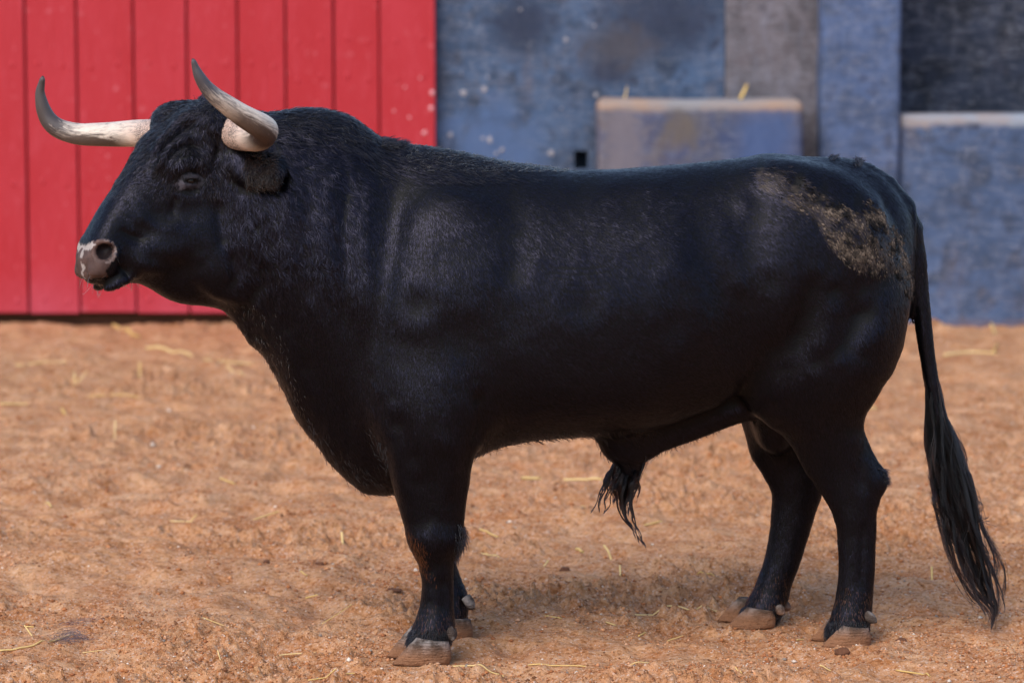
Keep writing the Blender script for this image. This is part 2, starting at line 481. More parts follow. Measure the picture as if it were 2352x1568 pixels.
pix = proj(V)
view = CAMP - V; view /= np.linalg.norm(view, axis=1)[:, None]
facing = np.clip((NB * view).sum(1) * 1.6, 0, 1)
near = V[:, 1] < ycen(pix[:, 0]) + .08
disp = np.zeros(len(V))
def stroke(pts, w, d):
    global disp
    pts = spline2(pts, 6)
    lo = pts.min(0) - 3 * w; hi = pts.max(0) + 3 * w
    m = np.where((pix > lo).all(1) & (pix < hi).all(1) & near)[0]
    if len(m) == 0: return
    s = seg_dist(pix[m], pts)
    # fade at the stroke's ends
    e = np.minimum(np.hypot(*(pix[m] - pts[0]).T), np.hypot(*(pix[m] - pts[-1]).T))
    L = np.hypot(*np.diff(pts, axis=0).T).sum()
    fade = np.clip(e / (0.3 * L), 0, 1); fade = fade * fade * (3 - 2 * fade)
    disp[m] += d * np.exp(-(s / w)**2) * fade * facing[m]
# body muscles
stroke([(922, 350), (908, 430), (903, 520), (885, 640), (862, 760), (855, 900)], 30, -0.01)
stroke([(985, 380), (975, 480), (965, 580), (930, 720)], 44, 0.004)
stroke([(1085, 700), (1060, 760), (1090, 850), (1110, 960)], 50, -0.006)
stroke([(1130, 470), (1170, 580), (1150, 680), (1100, 740)], 60, -0.003)
stroke([(1180, 620), (1080, 660), (960, 700)], 64, 0.01)
stroke([(900, 930), (930, 1010), (960, 1090)], 22, -0.0081)
stroke([(1000, 960), (1040, 1060), (1030, 1160)], 20, 0.0054)
stroke([(1098, 880), (1110, 960), (1096, 1030)], 16, -0.0135)
stroke([(1560, 500), (1640, 640), (1680, 760), (1700, 880)], 45, -0.0135)
stroke([(1450, 470), (1560, 600), (1550, 740)], 60, 0.0081)
stroke([(1705, 470), (1720, 560), (1700, 650)], 52, -0.006)
stroke([(1880, 610), (1856, 685), (1833, 752), (1812, 830)], 28, -0.012)
stroke([(1990, 680), (1975, 715), (1949, 773), (1925, 835)], 26, -0.01)
stroke([(1915, 660), (1900, 740), (1872, 830)], 28, 0.0108)
stroke([(1770, 640), (1790, 720), (1770, 800)], 46, 0.005)
stroke([(2030, 640), (2020, 740), (1985, 820)], 26, 0.0081)
stroke([(1990, 470), (2040, 520), (2066, 600)], 30, -0.0108)
stroke([(1740, 372), (1790, 392), (1830, 420)], 40, 0.006)
stroke([(1850, 420), (1940, 440), (2010, 450)], 40, -0.0081)
stroke([(1330, 430), (1450, 420), (1580, 415)], 36, 0.0068)
for i in range(5):
    stroke([(1235 + 6 * i, 606 + 13 * i), (1330, 612 + 13 * i), (1420, 602 + 13 * i)], 5, -0.0011)
stroke([(2000, 418), (2040, 470), (2068, 540), (2082, 620)], 9, -.012)
stroke([(1330, 700), (1450, 690), (1560, 660)], 70, .008)
stroke([(1200, 820), (1400, 850), (1560, 820)], 60, -.004)
# legs
stroke([(1000, 1180), (985, 1240), (1000, 1300)], 14, .004)
stroke([(1020, 1310), (1018, 1370), (1022, 1420)], 9, -.004)
stroke([(990, 1310), (988, 1380)], 12, .003)
stroke([(1985, 1000), (1975, 1080), (1990, 1140)], 14, -.006)
stroke([(1985, 1180), (1980, 1260), (1978, 1370)], 9, -.004)
stroke([(1950, 1160), (1945, 1260), (1945, 1370)], 12, .003)
stroke([(905, 1010), (915, 1080), (935, 1160)], 16, .004)
# neck folds
for i, (x, a) in enumerate([(640, .006), (690, -.006), (735, .006), (780, -.007), (830, .006)]):
    stroke([(x, 330 + 8 * i), (x + 16, 430), (x + 4, 540), (x + 14, 660), (x - 10, 760)], 14 + 5 * (i % 3), a * .45)
stroke([(560, 560), (600, 640), (560, 720), (600, 800)], 18, -.006)
stroke([(640, 700), (690, 800), (720, 900)], 24, -.005)
stroke([(700, 640), (760, 800), (800, 960)], 22, .006)
stroke([(770, 640), (820, 800), (850, 960)], 22, -.006)
# head
stroke([(186, 637), (215, 638), (250, 637), (275, 628)], 3, -0.004)
stroke([(470, 243), (430, 268), (396, 303), (362, 340), (346, 372)], 8, 0.0141)
stroke([(476, 258), (438, 284), (406, 316), (374, 350), (356, 384)], 6, -0.0097)
stroke([(470, 322), (440, 314), (412, 322), (388, 346), (366, 380), (352, 410)], 9, 0.0112)
stroke([(474, 350), (440, 332), (412, 342), (390, 364), (374, 392)], 5.5, -0.0084)
stroke([(470, 372), (440, 352), (415, 360), (396, 378), (384, 400)], 4.5, -0.0042)
stroke([(410, 250), (380, 285), (345, 320), (325, 360)], 9, -0.0071)
stroke([(478, 296), (500, 330), (498, 370)], 9, -0.0071)
stroke([(412, 405), (424, 396), (442, 394), (462, 402), (470, 414)], 3.5, -0.0042)
stroke([(412, 430), (436, 436), (464, 428)], 3, -0.0042)
stroke([(410, 436), (438, 442), (468, 432)], 3, -0.0042)
stroke([(408, 442), (400, 470), (392, 500)], 9, -0.0056)
stroke([(300, 470), (330, 500), (380, 520), (440, 520)], 16, 0.0071)
stroke([(270, 520), (300, 540), (340, 552)], 8, -0.0056)
stroke([(330, 560), (370, 600), (420, 610), (460, 590)], 20, -0.0084)
stroke([(268, 600), (285, 620), (300, 640)], 6, -0.0056)
stroke([(500, 440), (505, 520), (520, 590)], 16, -0.0084)
stroke([(520, 560), (540, 620), (520, 680)], 14, -0.0084)
stroke([(262, 556), (270, 575), (264, 600)], 5, 0.0042)
disp += .0011 * fbm(V, 14, 3, 3) * (V[:, 2] > .15)
curl = np.clip((760 - pix[:, 0]) / 200, 0, 1) * np.clip((pix[:, 0] - 500) / 80, .12, 1)
disp += .0028 * fbm(V * np.array([1, 1, .7]), 34, 2, 9) * curl
V = V + NB * disp[:, None]
V = laplacian(V, FQ, 1)
NB = vnormals(V, FQ)
pix = proj(V)
# --- skin colour: black coat, bare grey-brown muzzle
def inside(p, poly):
    poly = np.array(poly, float); r = np.zeros(len(p), bool); j = len(poly) - 1
    for i in range(len(poly)):
        xi, yi = poly[i]; xj, yj = poly[j]
        c = ((yi > p[:, 1]) != (yj > p[:, 1])) & (p[:, 0] < (xj - xi) * (p[:, 1] - yi) / (yj - yi + 1e-9) + xi)
        r ^= c; j = i
    return r
MUZ = [(165, 556), (198, 560), (216, 552), (248, 549), (264, 562), (266, 588), (252, 606), (243, 622), (250, 637), (206, 640), (165, 640)]
fwd_h = (V - H0) @ axis3                          # distance down the face
latv = np.abs((V - H0) @ HL)
# the same patch on the far half of the muzzle, by reflecting in the head's middle plane
Vm = V - np.outer(((V - H0) @ HL) - np.abs((V - H0) @ HL), HL)
headv = fwd_h > .05
muz = headv & inside(proj(Vm) + 2.5 * fbm(V, 90, 2, 5)[:, None], MUZ)

bull = empty('bull', (0.05, 0.10, 0.0))
def child(o):
    o.parent = bull; o.matrix_parent_inverse = bull.matrix_world.inverted() if False else Matrix.Translation((-0.05, -0.10, 0.0)); return o

# ================================================================== horns
def tube(name, path, rad, mat, seg=28, sub=5, ring=None):
    path = spline2(np.array(path, float), sub); rad = spline2(np.array(rad, float)[:, None].repeat(2, 1), sub)[:, 0]
    n = len(path); tang = np.gradient(path, axis=0); tang /= np.linalg.norm(tang, axis=1)[:, None]
    up = np.array([0.1, 0.2, 1.0]); vs = []
    s = np.concatenate([[0], np.cumsum(np.linalg.norm(np.diff(path, axis=0), axis=1))])
    u_ = up - tang[0] * (up @ tang[0]); u_ /= np.linalg.norm(u_)
    ang = np.linspace(0, 2 * np.pi, seg, endpoint=False)
    for i in range(n):
        u_ = u_ - tang[i] * (u_ @ tang[i]); u_ /= np.linalg.norm(u_)
        w_ = np.cross(tang[i], u_)
        r = rad[i] * (1 + (ring(s[i] / s[-1], ang) if ring else 0))
        vs.append(path[i] + (np.cos(ang) * r)[:, None] * u_ + (np.sin(ang) * r)[:, None] * w_)
    vs = np.concatenate(vs + [path[-1:] + tang[-1:] * rad[-1] * .7])
    f = []; uv = []
    for i in range(n - 1):
        for j in range(seg):
            k = (j + 1) % seg
            f.append((i*seg + j, i*seg + k, (i+1)*seg + k, (i+1)*seg + j)[::-1])
    for j in range(seg): f.append((len(vs) - 1, (n-1)*seg + (j+1) % seg, (n-1)*seg + j)[::-1])
    f.append(tuple(range(seg)))
    ob = mesh_np(name, vs, f, mat)
    at = ob.data.attributes.new('along', 'FLOAT', 'POINT')
    at.data.foreach_set('value', np.concatenate([np.repeat(s / s[-1], seg), [1.0]]).astype(np.float32))
    at = ob.data.attributes.new('round', 'FLOAT_VECTOR', 'POINT')
    rv = np.stack([np.tile(np.cos(ang), n), np.tile(np.sin(ang), n), np.repeat(s, seg)], 1)
    at.data.foreach_set('vector', np.concatenate([rv, [[0, 0, s[-1]]]]).astype(np.float32).ravel())
    return ob
NH = [(530, 303, -.185, 37), (560, 311, -.235, 36.5), (585, 313, -.285, 35.5), (602, 309, -.33, 33.5), (608, 300, -.365, 31.5), (600, 291, -.395, 30), (580, 279, -.43, 28),
      (556, 265, -.455, 26), (520, 240, -.49, 22.5), (493, 220, -.51, 19.5), (472, 198, -.525, 16), (457, 174, -.535, 12.5), (449, 155, -.54, 8.5), (444.5, 141, -.545, 5.5), (442.5, 136, -.546, 2.5)]
FH = [(385, 305, -.06, 33), (345, 307, -.01, 32.5), (311, 307, .035, 31), (253, 309, .085, 28), (194, 309, .115, 25.5), (141, 298, .13, 23), (112, 276, .13, 20), (97, 243, .125, 15.5),
      (92, 214, .12, 11), (95, 194, .115, 8), (97.5, 182, .11, 6), (98.5, 176, .11, 2.8)]
def horn_ring(t, ang): return .012 * np.sin(3 * ang + 9 * t) + .010 * math.sin(95 * t) * max(0, .55 - t)
def build_horn(pts, mat):
    pts = np.array(pts, float)
    return child(tube('horn', P(pts[:, 0], pts[:, 1], pts[:, 2]), pts[:, 3] / FPX * (pts[:, 2] + CAM_D), mat, ring=horn_ring))

# ================================================================== hooves
def claw(toe, heel, yc, w, h, side, splay=0.0, mat=None, topf=.42, sink=.006):
    """one half of a cloven hoof: toe/heel are x positions, side = +1/-1 the outer side in y"""
    L = heel - toe; rows = 9; seg = 26; vs = []
    for i in range(rows):
        t = i / (rows - 1)
        x0 = toe + L * topf * t**1.12; x1 = heel - L * .02 * t + L * .035 * math.sin(math.pi * min(1, t * 1.1))
        ww = w * (1 - .10 * t + .05 * math.sin(t * 3))
        zz = -sink + h * t
        for j in range(seg):
            a = 2 * math.pi * j / seg
            cx = math.cos(a); sy = math.sin(a)
            ux = math.copysign(abs(cx)**.85, cx); uy = math.copysign(abs(sy)**.8, sy)
            s = (ux + 1) / 2
            x = x0 + (x1 - x0) * s
            taper = .45 + .55 * min(1, s * 2.0)**.7
            inner = .55 if uy * side < 0 else 1.0
            y = yc + uy * ww * .5 * taper * inner + splay * (1 - s)
            zt = zz - (h * .16 * (s - .45) if i == rows - 1 else h * .16 * (s - .45) * t)
            vs.append((x, y, zt + .0012 * math.sin(t * 26 + s * 2) * (1 - s)))
    f = []
    for i in range(rows - 1):
        for j in range(seg):
            k = (j + 1) % seg
            f.append((i*seg+j, i*seg+k, (i+1)*seg+k, (i+1)*seg+j))
    f.append(tuple(range((rows-1)*seg, rows*seg))); f.append(tuple(range(seg))[::-1])
    return child(mesh_np('hoof', vs, f, mat))

def dewclaw(p, r, dirv, mat):
    p = np.array(p, float); dirv = np.array(dirv, float); dirv /= np.linalg.norm(dirv)
    return child(tube('dewclaw', [p - dirv * r * 1.2, p, p + dirv * r * .9, p + dirv * r * 1.45], [r * .95, r, r * .72, r * .25], mat, seg=14, sub=3))

def xat(px, Y): return float(P(px, 1500, Y)[0])
HOOVES = [  # near fore, far fore, near hind, far hind: (toe px, heel px, depth, height)
    (902, 1034, -.17, .068), (968, 1084, .17, .058), (1882, 1994, .08, .056), (1664, 1776, .35, .054)]
def build_hooves(mat):
    for q, (a, b, Yc, h) in enumerate(HOOVES):
        for sgn in (-1, 1):
            sh = -.020 if sgn > 0 else 0
            claw(xat(a, Yc) + sh, xat(b, Yc) + sh * .6, Yc + sgn * .034, .066, h + (.012 if sgn > 0 else 0), sgn, sgn * .012, mat, sink=(.004 if q < 2 else .008))
    DW = [(1032, 1452, -.20, .016, (.5, -.35, -.8)), (1036, 1450, -.14, .016, (.5, .35, -.8)), (1078, 1382, .13, .015, (.55, -.3, -.75)), (1076, 1386, .2, .015, (.55, .3, -.75)),
          (1999, 1418, .045, .0145, (.75, -.4, -.5)), (1999, 1418, .115, .0145, (.75, .4, -.5)), (1788, 1397, .315, .016, (.6, -.5, -.6)), (1802, 1390, .385, .016, (.7, .4, -.5))]
    for px, py, Yd, r, dv in DW:
        dewclaw(P(px, py, Yd), r, dv, mat)

# ================================================================== eyes
def build_eyes(mat):
    for c in EYE:
        bm = bmesh.new(); bmesh.ops.create_uvsphere(bm, u_segments=24, v_segments=16, radius=.0185)
        me = bpy.data.meshes.new('eye'); bm.to_mesh(me); bm.free()
        for p in me.polygons: p.use_smooth = True
        o = bpy.data.objects.new('eye', me); COL.objects.link(o); me.materials.append(mat)
        o.location = c; child(o)
# ================================================================== material helpers
class NT:
    def __init__(s, name):
        s.m = bpy.data.materials.new(name); s.m.use_nodes = True
        s.t = s.m.node_tree; s.n = s.t.nodes; s.l = s.t.links
        s.b = s.n['Principled BSDF']; s.out = s.n['Material Output']
        s.tc = None
    def add(s, typ, **kw):
        nd = s.n.new(typ)
        for k, v in kw.items(): setattr(nd, k, v)
        return nd
    def put(s, sock, v):
        if hasattr(v, 'is_output') or isinstance(v, bpy.types.NodeSocket): s.l.new(v, sock)
        elif isinstance(v, (tuple, list)) and len(v) == 3 and sock.type == 'RGBA': sock.default_value = (*v, 1)
        else: sock.default_value = v
    def obj(s):
        if not s.tc: s.tc = s.add('ShaderNodeTexCoord')
        return s.tc.outputs['Object']
    def map(s, v, scale=(1, 1, 1), loc=(0, 0, 0), rot=(0, 0, 0)):
        nd = s.add('ShaderNodeMapping'); s.put(nd.inputs[0], v)
        nd.inputs['Scale'].default_value = scale; nd.inputs['Location'].default_value = loc; nd.inputs['Rotation'].default_value = rot
        return nd.outputs[0]
    def noise(s, v, scale, detail=4, rough=.55, dist=0, col=False):
        nd = s.add('ShaderNodeTexNoise'); s.put(nd.inputs['Vector'], v)
        nd.inputs['Scale'].default_value = scale; nd.inputs['Detail'].default_value = detail
        nd.inputs['Roughness'].default_value = rough; nd.inputs['Distortion'].default_value = dist
        return nd.outputs[1 if col else 0]
    def vor(s, v, scale, feature='F1', out=0):
        nd = s.add('ShaderNodeTexVoronoi', feature=feature); s.put(nd.inputs['Vector'], v); nd.inputs['Scale'].default_value = scale
        return nd.outputs[out]
    def ramp(s, v, stops):
        nd = s.add('ShaderNodeValToRGB'); s.put(nd.inputs[0], v); e = nd.color_ramp.elements
        while len(e) < len(stops): e.new(.5)
        for el, (p, c) in zip(e, stops):
            el.position = p; el.color = (c, c, c, 1) if not isinstance(c, (tuple, list)) else (*c, 1)
        return nd.outputs[0]
    def mix(s, f, a, b, mode='MIX'):
        nd = s.add('ShaderNodeMix', data_type='RGBA', blend_type=mode)
        s.put(nd.inputs[0], f); s.put(nd.inputs[6], a); s.put(nd.inputs[7], b)
        return nd.outputs[2]
    def math(s, op, a, b=0.0, c=None):
        nd = s.add('ShaderNodeMath', operation=op); s.put(nd.inputs[0], a); s.put(nd.inputs[1], b)
        if c is not None: s.put(nd.inputs[2], c)
        return nd.outputs[0]
    def attr(s, name, out='Color'):
        nd = s.add('ShaderNodeAttribute', attribute_name=name); return nd.outputs[out]
    def sep(s, v):
        nd = s.add('ShaderNodeSeparateXYZ'); s.put(nd.inputs[0], v); return nd.outputs
    def bump(s, h, strength=.3, dist=.01):
        nd = s.add('ShaderNodeBump'); s.put(nd.inputs['Height'], h)
        nd.inputs['Strength'].default_value = strength; nd.inputs['Distance'].default_value = dist
        s.l.new(nd.outputs[0], s.b.inputs['Normal'])
    def set(s, **kw):
        for k, v in kw.items(): s.put(s.b.inputs[k.replace('_', ' ')], v)
        return s.m

def srgb(r, g, b):
    f = lambda c: (c / 255 / 12.92) if c <= 10 else ((c / 255 + .055) / 1.055)**2.4
    return (f(r), f(g), f(b))

# ---- bull skin
m = NT('bull_skin')
col = m.attr('tint')
fine = m.noise(m.obj(), 220, 4)
m.bump(m.math('ADD', fine, m.math('MULTIPLY', m.vor(m.obj(), 160), .6)), .35, .002)
M_SKIN = m.set(Base_Color=m.mix(m.math('MULTIPLY', fine, .5), col, m.mix(.5, col, (0, 0, 0))), Roughness=.5, Specular_IOR_Level=.14)
# ---- hair
def hair_mat(name, rough, coat=0.0, spec=None):
    m = NT(name); m.n.remove(m.b)
    h = m.add('ShaderNodeBsdfHairPrincipled', model='CHIANG'); h.parametrization = 'COLOR'
    m.put(h.inputs['Color'], m.attr('tint'))
    h.inputs['Roughness'].default_value = rough; h.inputs['Radial Roughness'].default_value = .45
    h.inputs['Random Roughness'].default_value = .3
    h.inputs['IOR'].default_value = 1.38; h.inputs['Offset'].default_value = math.radians(2.5)
    m.l.new(h.outputs[0], m.out.inputs['Surface'])
    return m.m
M_HAIR = hair_mat('coat_hair', .28)
# the lying coat takes its sheen from the skin it lies on
m = NT('lying_coat')
M_COAT = m.set(Base_Color=m.attr('tint'), Roughness=.36, Specular_IOR_Level=.38, Specular_Tint=(.66, .64, 1.0), Normal=m.attr('nrm', 'Vector'))
# ---- horn
def horn_mat(name, dark_from, dark_col, seed):
    m = NT(name)
    al = m.attr('along', 'Fac'); rv = m.attr('round', 'Vector')
    st = m.noise(m.map(rv, (1.5, 1.5, 9.0), (seed, seed * 2, 0)), 2.0, 6, .7, 1.2)
    fine = m.noise(m.map(rv, (6, 6, 14), (seed, 1, 0)), 3.0, 6, .7, .6)
    cream = m.mix(m.ramp(fine, [(.3, 0.0), (.7, 1.0)]), srgb(232, 218, 202), srgb(196, 180, 166))
    warm = m.mix(m.ramp(al, [(.08, 1.0), (.34, 0.0)]), cream, m.mix(fine, srgb(236, 218, 205), srgb(205, 150, 118)))
    grey = m.mix(m.ramp(st, [(.50, 0.0), (.70, .7)]), warm, srgb(104, 94, 92))
    un = m.math('ADD', m.math('MULTIPLY', m.sep(rv)[0], -1.0), m.math('MULTIPLY', m.math('SUBTRACT', m.noise(m.map(rv, (1.2, 1.2, 6), (seed * 3, 0, 0)), 2, 5, .7, .8), .5), 2.6))
    band = m.ramp(al, [(.22, 0.0), (.36, 1.0), (.62, .9), (.75, 0.0)])
    grey = m.mix(m.math('MULTIPLY', band, m.ramp(un, [(-.0, 0.0), (.5, 1.0)])), grey, m.mix(fine, srgb(84, 62, 48), srgb(58, 52, 54)))
    tipf = m.math('ADD', al, m.math('MULTIPLY', m.math('SUBTRACT', st, .5), .45))
    c = m.mix(m.ramp(tipf, [(dark_from, 0.0), (dark_from + .16, 1.0)]), grey, m.mix(fine, dark_col, srgb(84, 78, 80)))
    root = m.ramp(m.math('ADD', al, m.math('MULTIPLY', m.math('SUBTRACT', m.noise(m.map(rv, (4, 4, 30)), 3, 3), .5), .10)), [(.155, 1.0), (.185, 0.0)])
    c = m.mix(m.math('MULTIPLY', root, m.ramp(m.noise(m.map(rv, (9, 9, 60)), 4, 3), [(.45, 0.0), (.6, 1.0)])), c, srgb(46, 40, 40))
    m.bump(m.math('ADD', fine, st), .35, .003)
    return m.set(Base_Color=c, Roughness=m.ramp(st, [(.3, .34), (.7, .5)]), Specular_IOR_Level=.5)
M_HORN = horn_mat('horn_near', .68, srgb(58, 58, 66), 3.0)
M_HORN2 = horn_mat('horn_far', .55, srgb(62, 48, 40), 11.0)
# ---- hoof: pale horn under dust and sand
m = NT('hoof_horn')
o = m.obj(); z = m.sep(m.add('ShaderNodeNewGeometry').outputs['Position'])[2]
n1 = m.noise(o, 26, 5, .6); n2 = m.noise(o, 120, 4, .6)
dust = m.math('ADD', m.math('MULTIPLY', z, -16), m.math('ADD', .75, m.math('MULTIPLY', n1, .7)))
hc = m.mix(m.ramp(n1, [(.46, 0.0), (.66, 1.0)]), srgb(74, 62, 55), srgb(142, 134, 130))
hc = m.mix(m.ramp(dust, [(.2, 0.0), (.85, 1.0)]), hc, m.mix(n2, srgb(158, 113, 82), srgb(116, 78, 54)))
m.bump(m.math('ADD', n2, m.math('ADD', n1, m.math('MULTIPLY', m.noise(m.map(o, (6, 6, 60)), 3, 3), 1.2))), 1.0, .006)
M_HOOF = m.set(Base_Color=hc, Roughness=.75, Specular_IOR_Level=.25)
# ---- eye
m = NT('eye'); M_EYE = m.set(Base_Color=(.004, .003, .004), Roughness=.05, Specular_IOR_Level=.3)
# ---- dried mud
m = NT('dried_mud'); M_MUD = m.set(Base_Color=m.attr('tint'), Roughness=.9, Specular_IOR_Level=.15)

# ================================================================== body mesh with its colours
def set_col(me, arr, name='tint', dom='POINT'):
    a = me.attributes.new(name, 'FLOAT_COLOR', dom)
    a.data.foreach_set('color', np.concatenate([arr, np.ones((len(arr), 1))], 1).astype(np.float32).ravel())
BLACK = np.array([.0023, .0022, .0031])
tint = np.tile(BLACK, (len(V), 1))
n1 = fbm(V, 55, 3, 21)[:, None]
pad = np.array(srgb(88, 68, 63)) * (1 + .35 * n1) 
tint[muz] = pad[muz]
pm = proj(Vm)
pale = muz & ((pm[:, 0] + 7 * n1[:, 0] < 190) | ((np.hypot(pm[:, 0] - 205, (pm[:, 1] - 564) * 1.6) + 9 * n1[:, 0] < 17)))
tint[pale] = np.array(srgb(176, 164, 158)) * (1 + .18 * n1[pale])
rimm = headv & (np.abs(np.hypot((pm[:, 0] - 239), (pm[:, 1] - 578)) - 27) < 2.6) & (pm[:, 0] > 240) & (latv > .03)
tint[rimm] = np.array(srgb(128, 112, 108)) 
dark_n = headv & (np.hypot(pm[:, 0] - 239, pm[:, 1] - 578) < 19) & (latv > .03)
tint[dark_n] = np.array(srgb(34, 26, 27))
lash = headv & (np.hypot((pm[:, 0] - 414) / 12, (pm[:, 1] - 430) / 10) + .5 * n1[:, 0] < 1) & (latv > .05)
tint[lash] = np.array(srgb(78, 74, 82))
lids = headv & (np.hypot((pm[:, 0] - 439) / 31, (pm[:, 1] - 416) / 18) < 1) & (latv > .05)
tint[lids] = np.maximum(tint[lids], np.array(srgb(46, 44, 51)) * (1 + .3 * n1[lids]))
slit = headv & (np.hypot((pm[:, 0] - 440) / 21, (pm[:, 1] - 416) / 6.5) < 1) & (latv > .05)
tint[slit] = np.array([.002, .0015, .002])
MUDP = [(1738, 384), (1825, 398), (1891, 447), (1966, 489), (1998, 460), (2036, 492), (2073, 553), (2093, 622), (2092, 684), (2074, 668), (2050, 624), (1989, 626), (1942, 604), (1905, 570), (1875, 512), (1802, 468), (1735, 430)]
pixn = pix + (6 * fbm(V, 22, 3, 41))[:, None]
mudv = inside(pixn, MUDP) & (V[:, 1] < ycen(pix[:, 0]) + .02) & (V[:, 0] > .6)
def mud_col(p, k):
    t = np.clip(.42 + .8 * fbm(p, 40, 2, k) + .4 * vnoise(p, 140, k + 9), 0, 1)[:, None]
    return np.array(srgb(26, 24, 25)) * (1 - t) + np.array(srgb(116, 102, 91)) * t
tint[mudv] = mud_col(V[mudv], 61) * .3
body = child(mesh_np('body', V, FQ, M_SKIN)); set_col(body.data, tint)
build_horn(NH, M_HORN)['label'] = 'near horn, pale at the root, curving forward and up'
build_horn(FH, M_HORN2)['label'] = 'far horn with brown tip, sweeping out past the forehead'
build_hooves(M_HOOF); build_eyes(M_EYE)

# ================================================================== hair
def curves_obj(name, pts, rad, tint, mat, parent=True):
    """pts (n, k, 3), rad (n, k) or (k,), tint (n, 3)"""
    n, k = pts.shape[:2]
    c = bpy.data.hair_curves.new(name); c.add_curves([k] * n)
    c.attributes['position'].data.foreach_set('vector', np.ascontiguousarray(pts, np.float32).ravel())
    r = c.attributes.get('radius') or c.attributes.new('radius', 'FLOAT', 'POINT')
    r.data.foreach_set('value', np.broadcast_to(rad, (n, k)).astype(np.float32).ravel())
    set_col(c, tint, 'tint', 'CURVE')
    o = bpy.data.objects.new(name, c); COL.objects.link(o); c.materials.append(mat)
    if parent: child(o)
    return o

FLOW = np.array([  # picture position, direction of the coat (right, down)
 (250, 520, -.6, .8), (330, 400, -.55, .85), (400, 280, -.8, .5), (470, 330, .1, .8), (430, 480, -.1, 1), (450, 600, .5, .8), (380, 670, .7, .4), (300, 640, .3, .8), (240, 650, .1, 1),
 (600, 420, .55, .85), (680, 300, .75, .5), (640, 620, .45, .9), (780, 330, .85, .5), (750, 480, .5, .9), (800, 700, .15, 1), (560, 740, .4, .8), (640, 860, .25, 1), (720, 980, .3, .9), (840, 1100, .5, .6), (950, 345, .9, .45),
 (930, 520, .1, 1), (1010, 620, .2, 1), (1010, 820, .1, 1), (980, 1100, 0, 1), (1000, 1420, 0, 1), (1060, 400, .75, .65), (1180, 560, .5, .9), (1290, 680, .45, .9), (1250, 430, .85, .5), (1400, 450, .95, .35), (1330, 860, .75, .65),
 (1330, 975, .95, .25), (1480, 640, .6, .8), (1560, 480, .9, .4), (1600, 660, .8, .6), (1560, 830, .85, .35), (1750, 450, .8, .6), (1730, 640, .6, .7), (1740, 780, .45, .85), (1900, 480, .68, .72), (1850, 380, .9, .35), (1990, 400, .8, .6),
 (2050, 600, .2, 1), (1850, 760, .5, .87), (1960, 820, .35, .93), (1850, 940, .3, .95), (1980, 1050, .2, 1), (1960, 1300, 0, 1), (1800, 1250, 0, 1), (1900, 620, .6, .8), (2110, 700, .1, 1)], float)
def flow(px):
    d2 = ((px[:, None, :] - FLOW[None, :, :2])**2).sum(2) + 300.0
    w = 1 / d2**1.6
    f = (w[:, :, None] * FLOW[None, :, 2:]).sum(1) / w.sum(1)[:, None]
    return f / np.linalg.norm(f, axis=1)[:, None]

TRI = np.concatenate([FQ[:, [0, 1, 2]], FQ[:, [0, 2, 3]]])
tri_a = .5 * np.linalg.norm(np.cross(V[TRI[:, 1]] - V[TRI[:, 0]], V[TRI[:, 2]] - V[TRI[:, 0]]), axis=1)
tc = V[TRI].mean(1); tpx = proj(tc); tn = NB[TRI].mean(1)
tv = CAMP - tc; tv /= np.linalg.norm(tv, axis=1)[:, None]
bald = (muz | dark_n)[TRI].any(1)
def in_ell(p, cx, cy, rx, ry): return ((p[:, 0] - cx) / rx)**2 + ((p[:, 1] - cy) / ry)**2 < 1
bald |= in_ell(tpx, 439, 416, 31, 18) & (tc[:, 1] < H0[1])
ff = (tn * tv).sum(1)
dens = np.where(ff > -.25, 1.0, .35)
dens *= np.where(bald, 0, 1)
dens *= np.where(tpx[:, 0] < 560, 1.7, 1.0)
def sample(n, wgt):
    w = tri_a * wgt; cdf = np.cumsum(w); t = np.searchsorted(cdf, rng.random(n) * cdf[-1])
    t = np.minimum(t, len(TRI) - 1)
    r1 = np.sqrt(rng.random(n)); r2 = rng.random(n)
    b = np.stack([1 - r1, r1 * (1 - r2), r1 * r2], 1)[:, :, None]
    p = (V[TRI[t]] * b).sum(1); nn = (NB[TRI[t]] * b).sum(1); nn /= np.linalg.norm(nn, axis=1)[:, None]
    return p, nn
def strands(p, nn, length, lift, k=4, angle_noise=.18, clump=.25, curl=0.0, flowdir=None):
    px = proj(p); f = flow(px) if flowdir is None else flowdir
    d = np.stack([f[:, 0], np.zeros(len(p)), -f[:, 1]], 1) if f.shape[1] == 2 else f
    d = d - nn * (d * nn).sum(1)[:, None]
    ln = np.linalg.norm(d, axis=1)
    bad = ln < .15
    alt = np.stack([f[:, 0] * 0 + .3, np.zeros(len(p)), -np.ones(len(p))], 1) if f.shape[1] == 2 else d
    alt = alt - nn * (alt * nn).sum(1)[:, None]
    d[bad] = alt[bad]; d /= np.maximum(np.linalg.norm(d, axis=1), 1e-6)[:, None]
    s = np.cross(nn, d)
    a = (angle_noise * rng.standard_normal(len(p)) + clump * fbm(p, 38, 2, 77) + clump * .8 * vnoise(p, 95, 78))[:, None]
    d = d * np.cos(a) + s * np.sin(a); s = np.cross(nn, d)
    L = (length * (.7 + .6 * rng.random(len(p))))[:, None]
    lf = (lift * (1 + .5 * rng.standard_normal(len(p))).clip(.2))[:, None]
    out = np.empty((len(p), k, 3))
    ph = (fbm(p, 30, 2, 91) * 6)[:, None]
    for i in range(k):
        t = i / (k - 1)
        cv = np.asarray(curl).reshape(-1, 1) * L * np.sin(ph + t * 5.0) * t
        out[:, i] = p - nn * .001 + d * L * t + nn * (L * lf * (t - .45 * t * t) + .0015 * t) + s * cv - np.array([0, 0, 1]) * L * .06 * t * t
    return out
def coat(p):
    return BLACK * (1 + .5 * rng.random((len(p), 1))) * np.array([1.0, .98, 1.02])

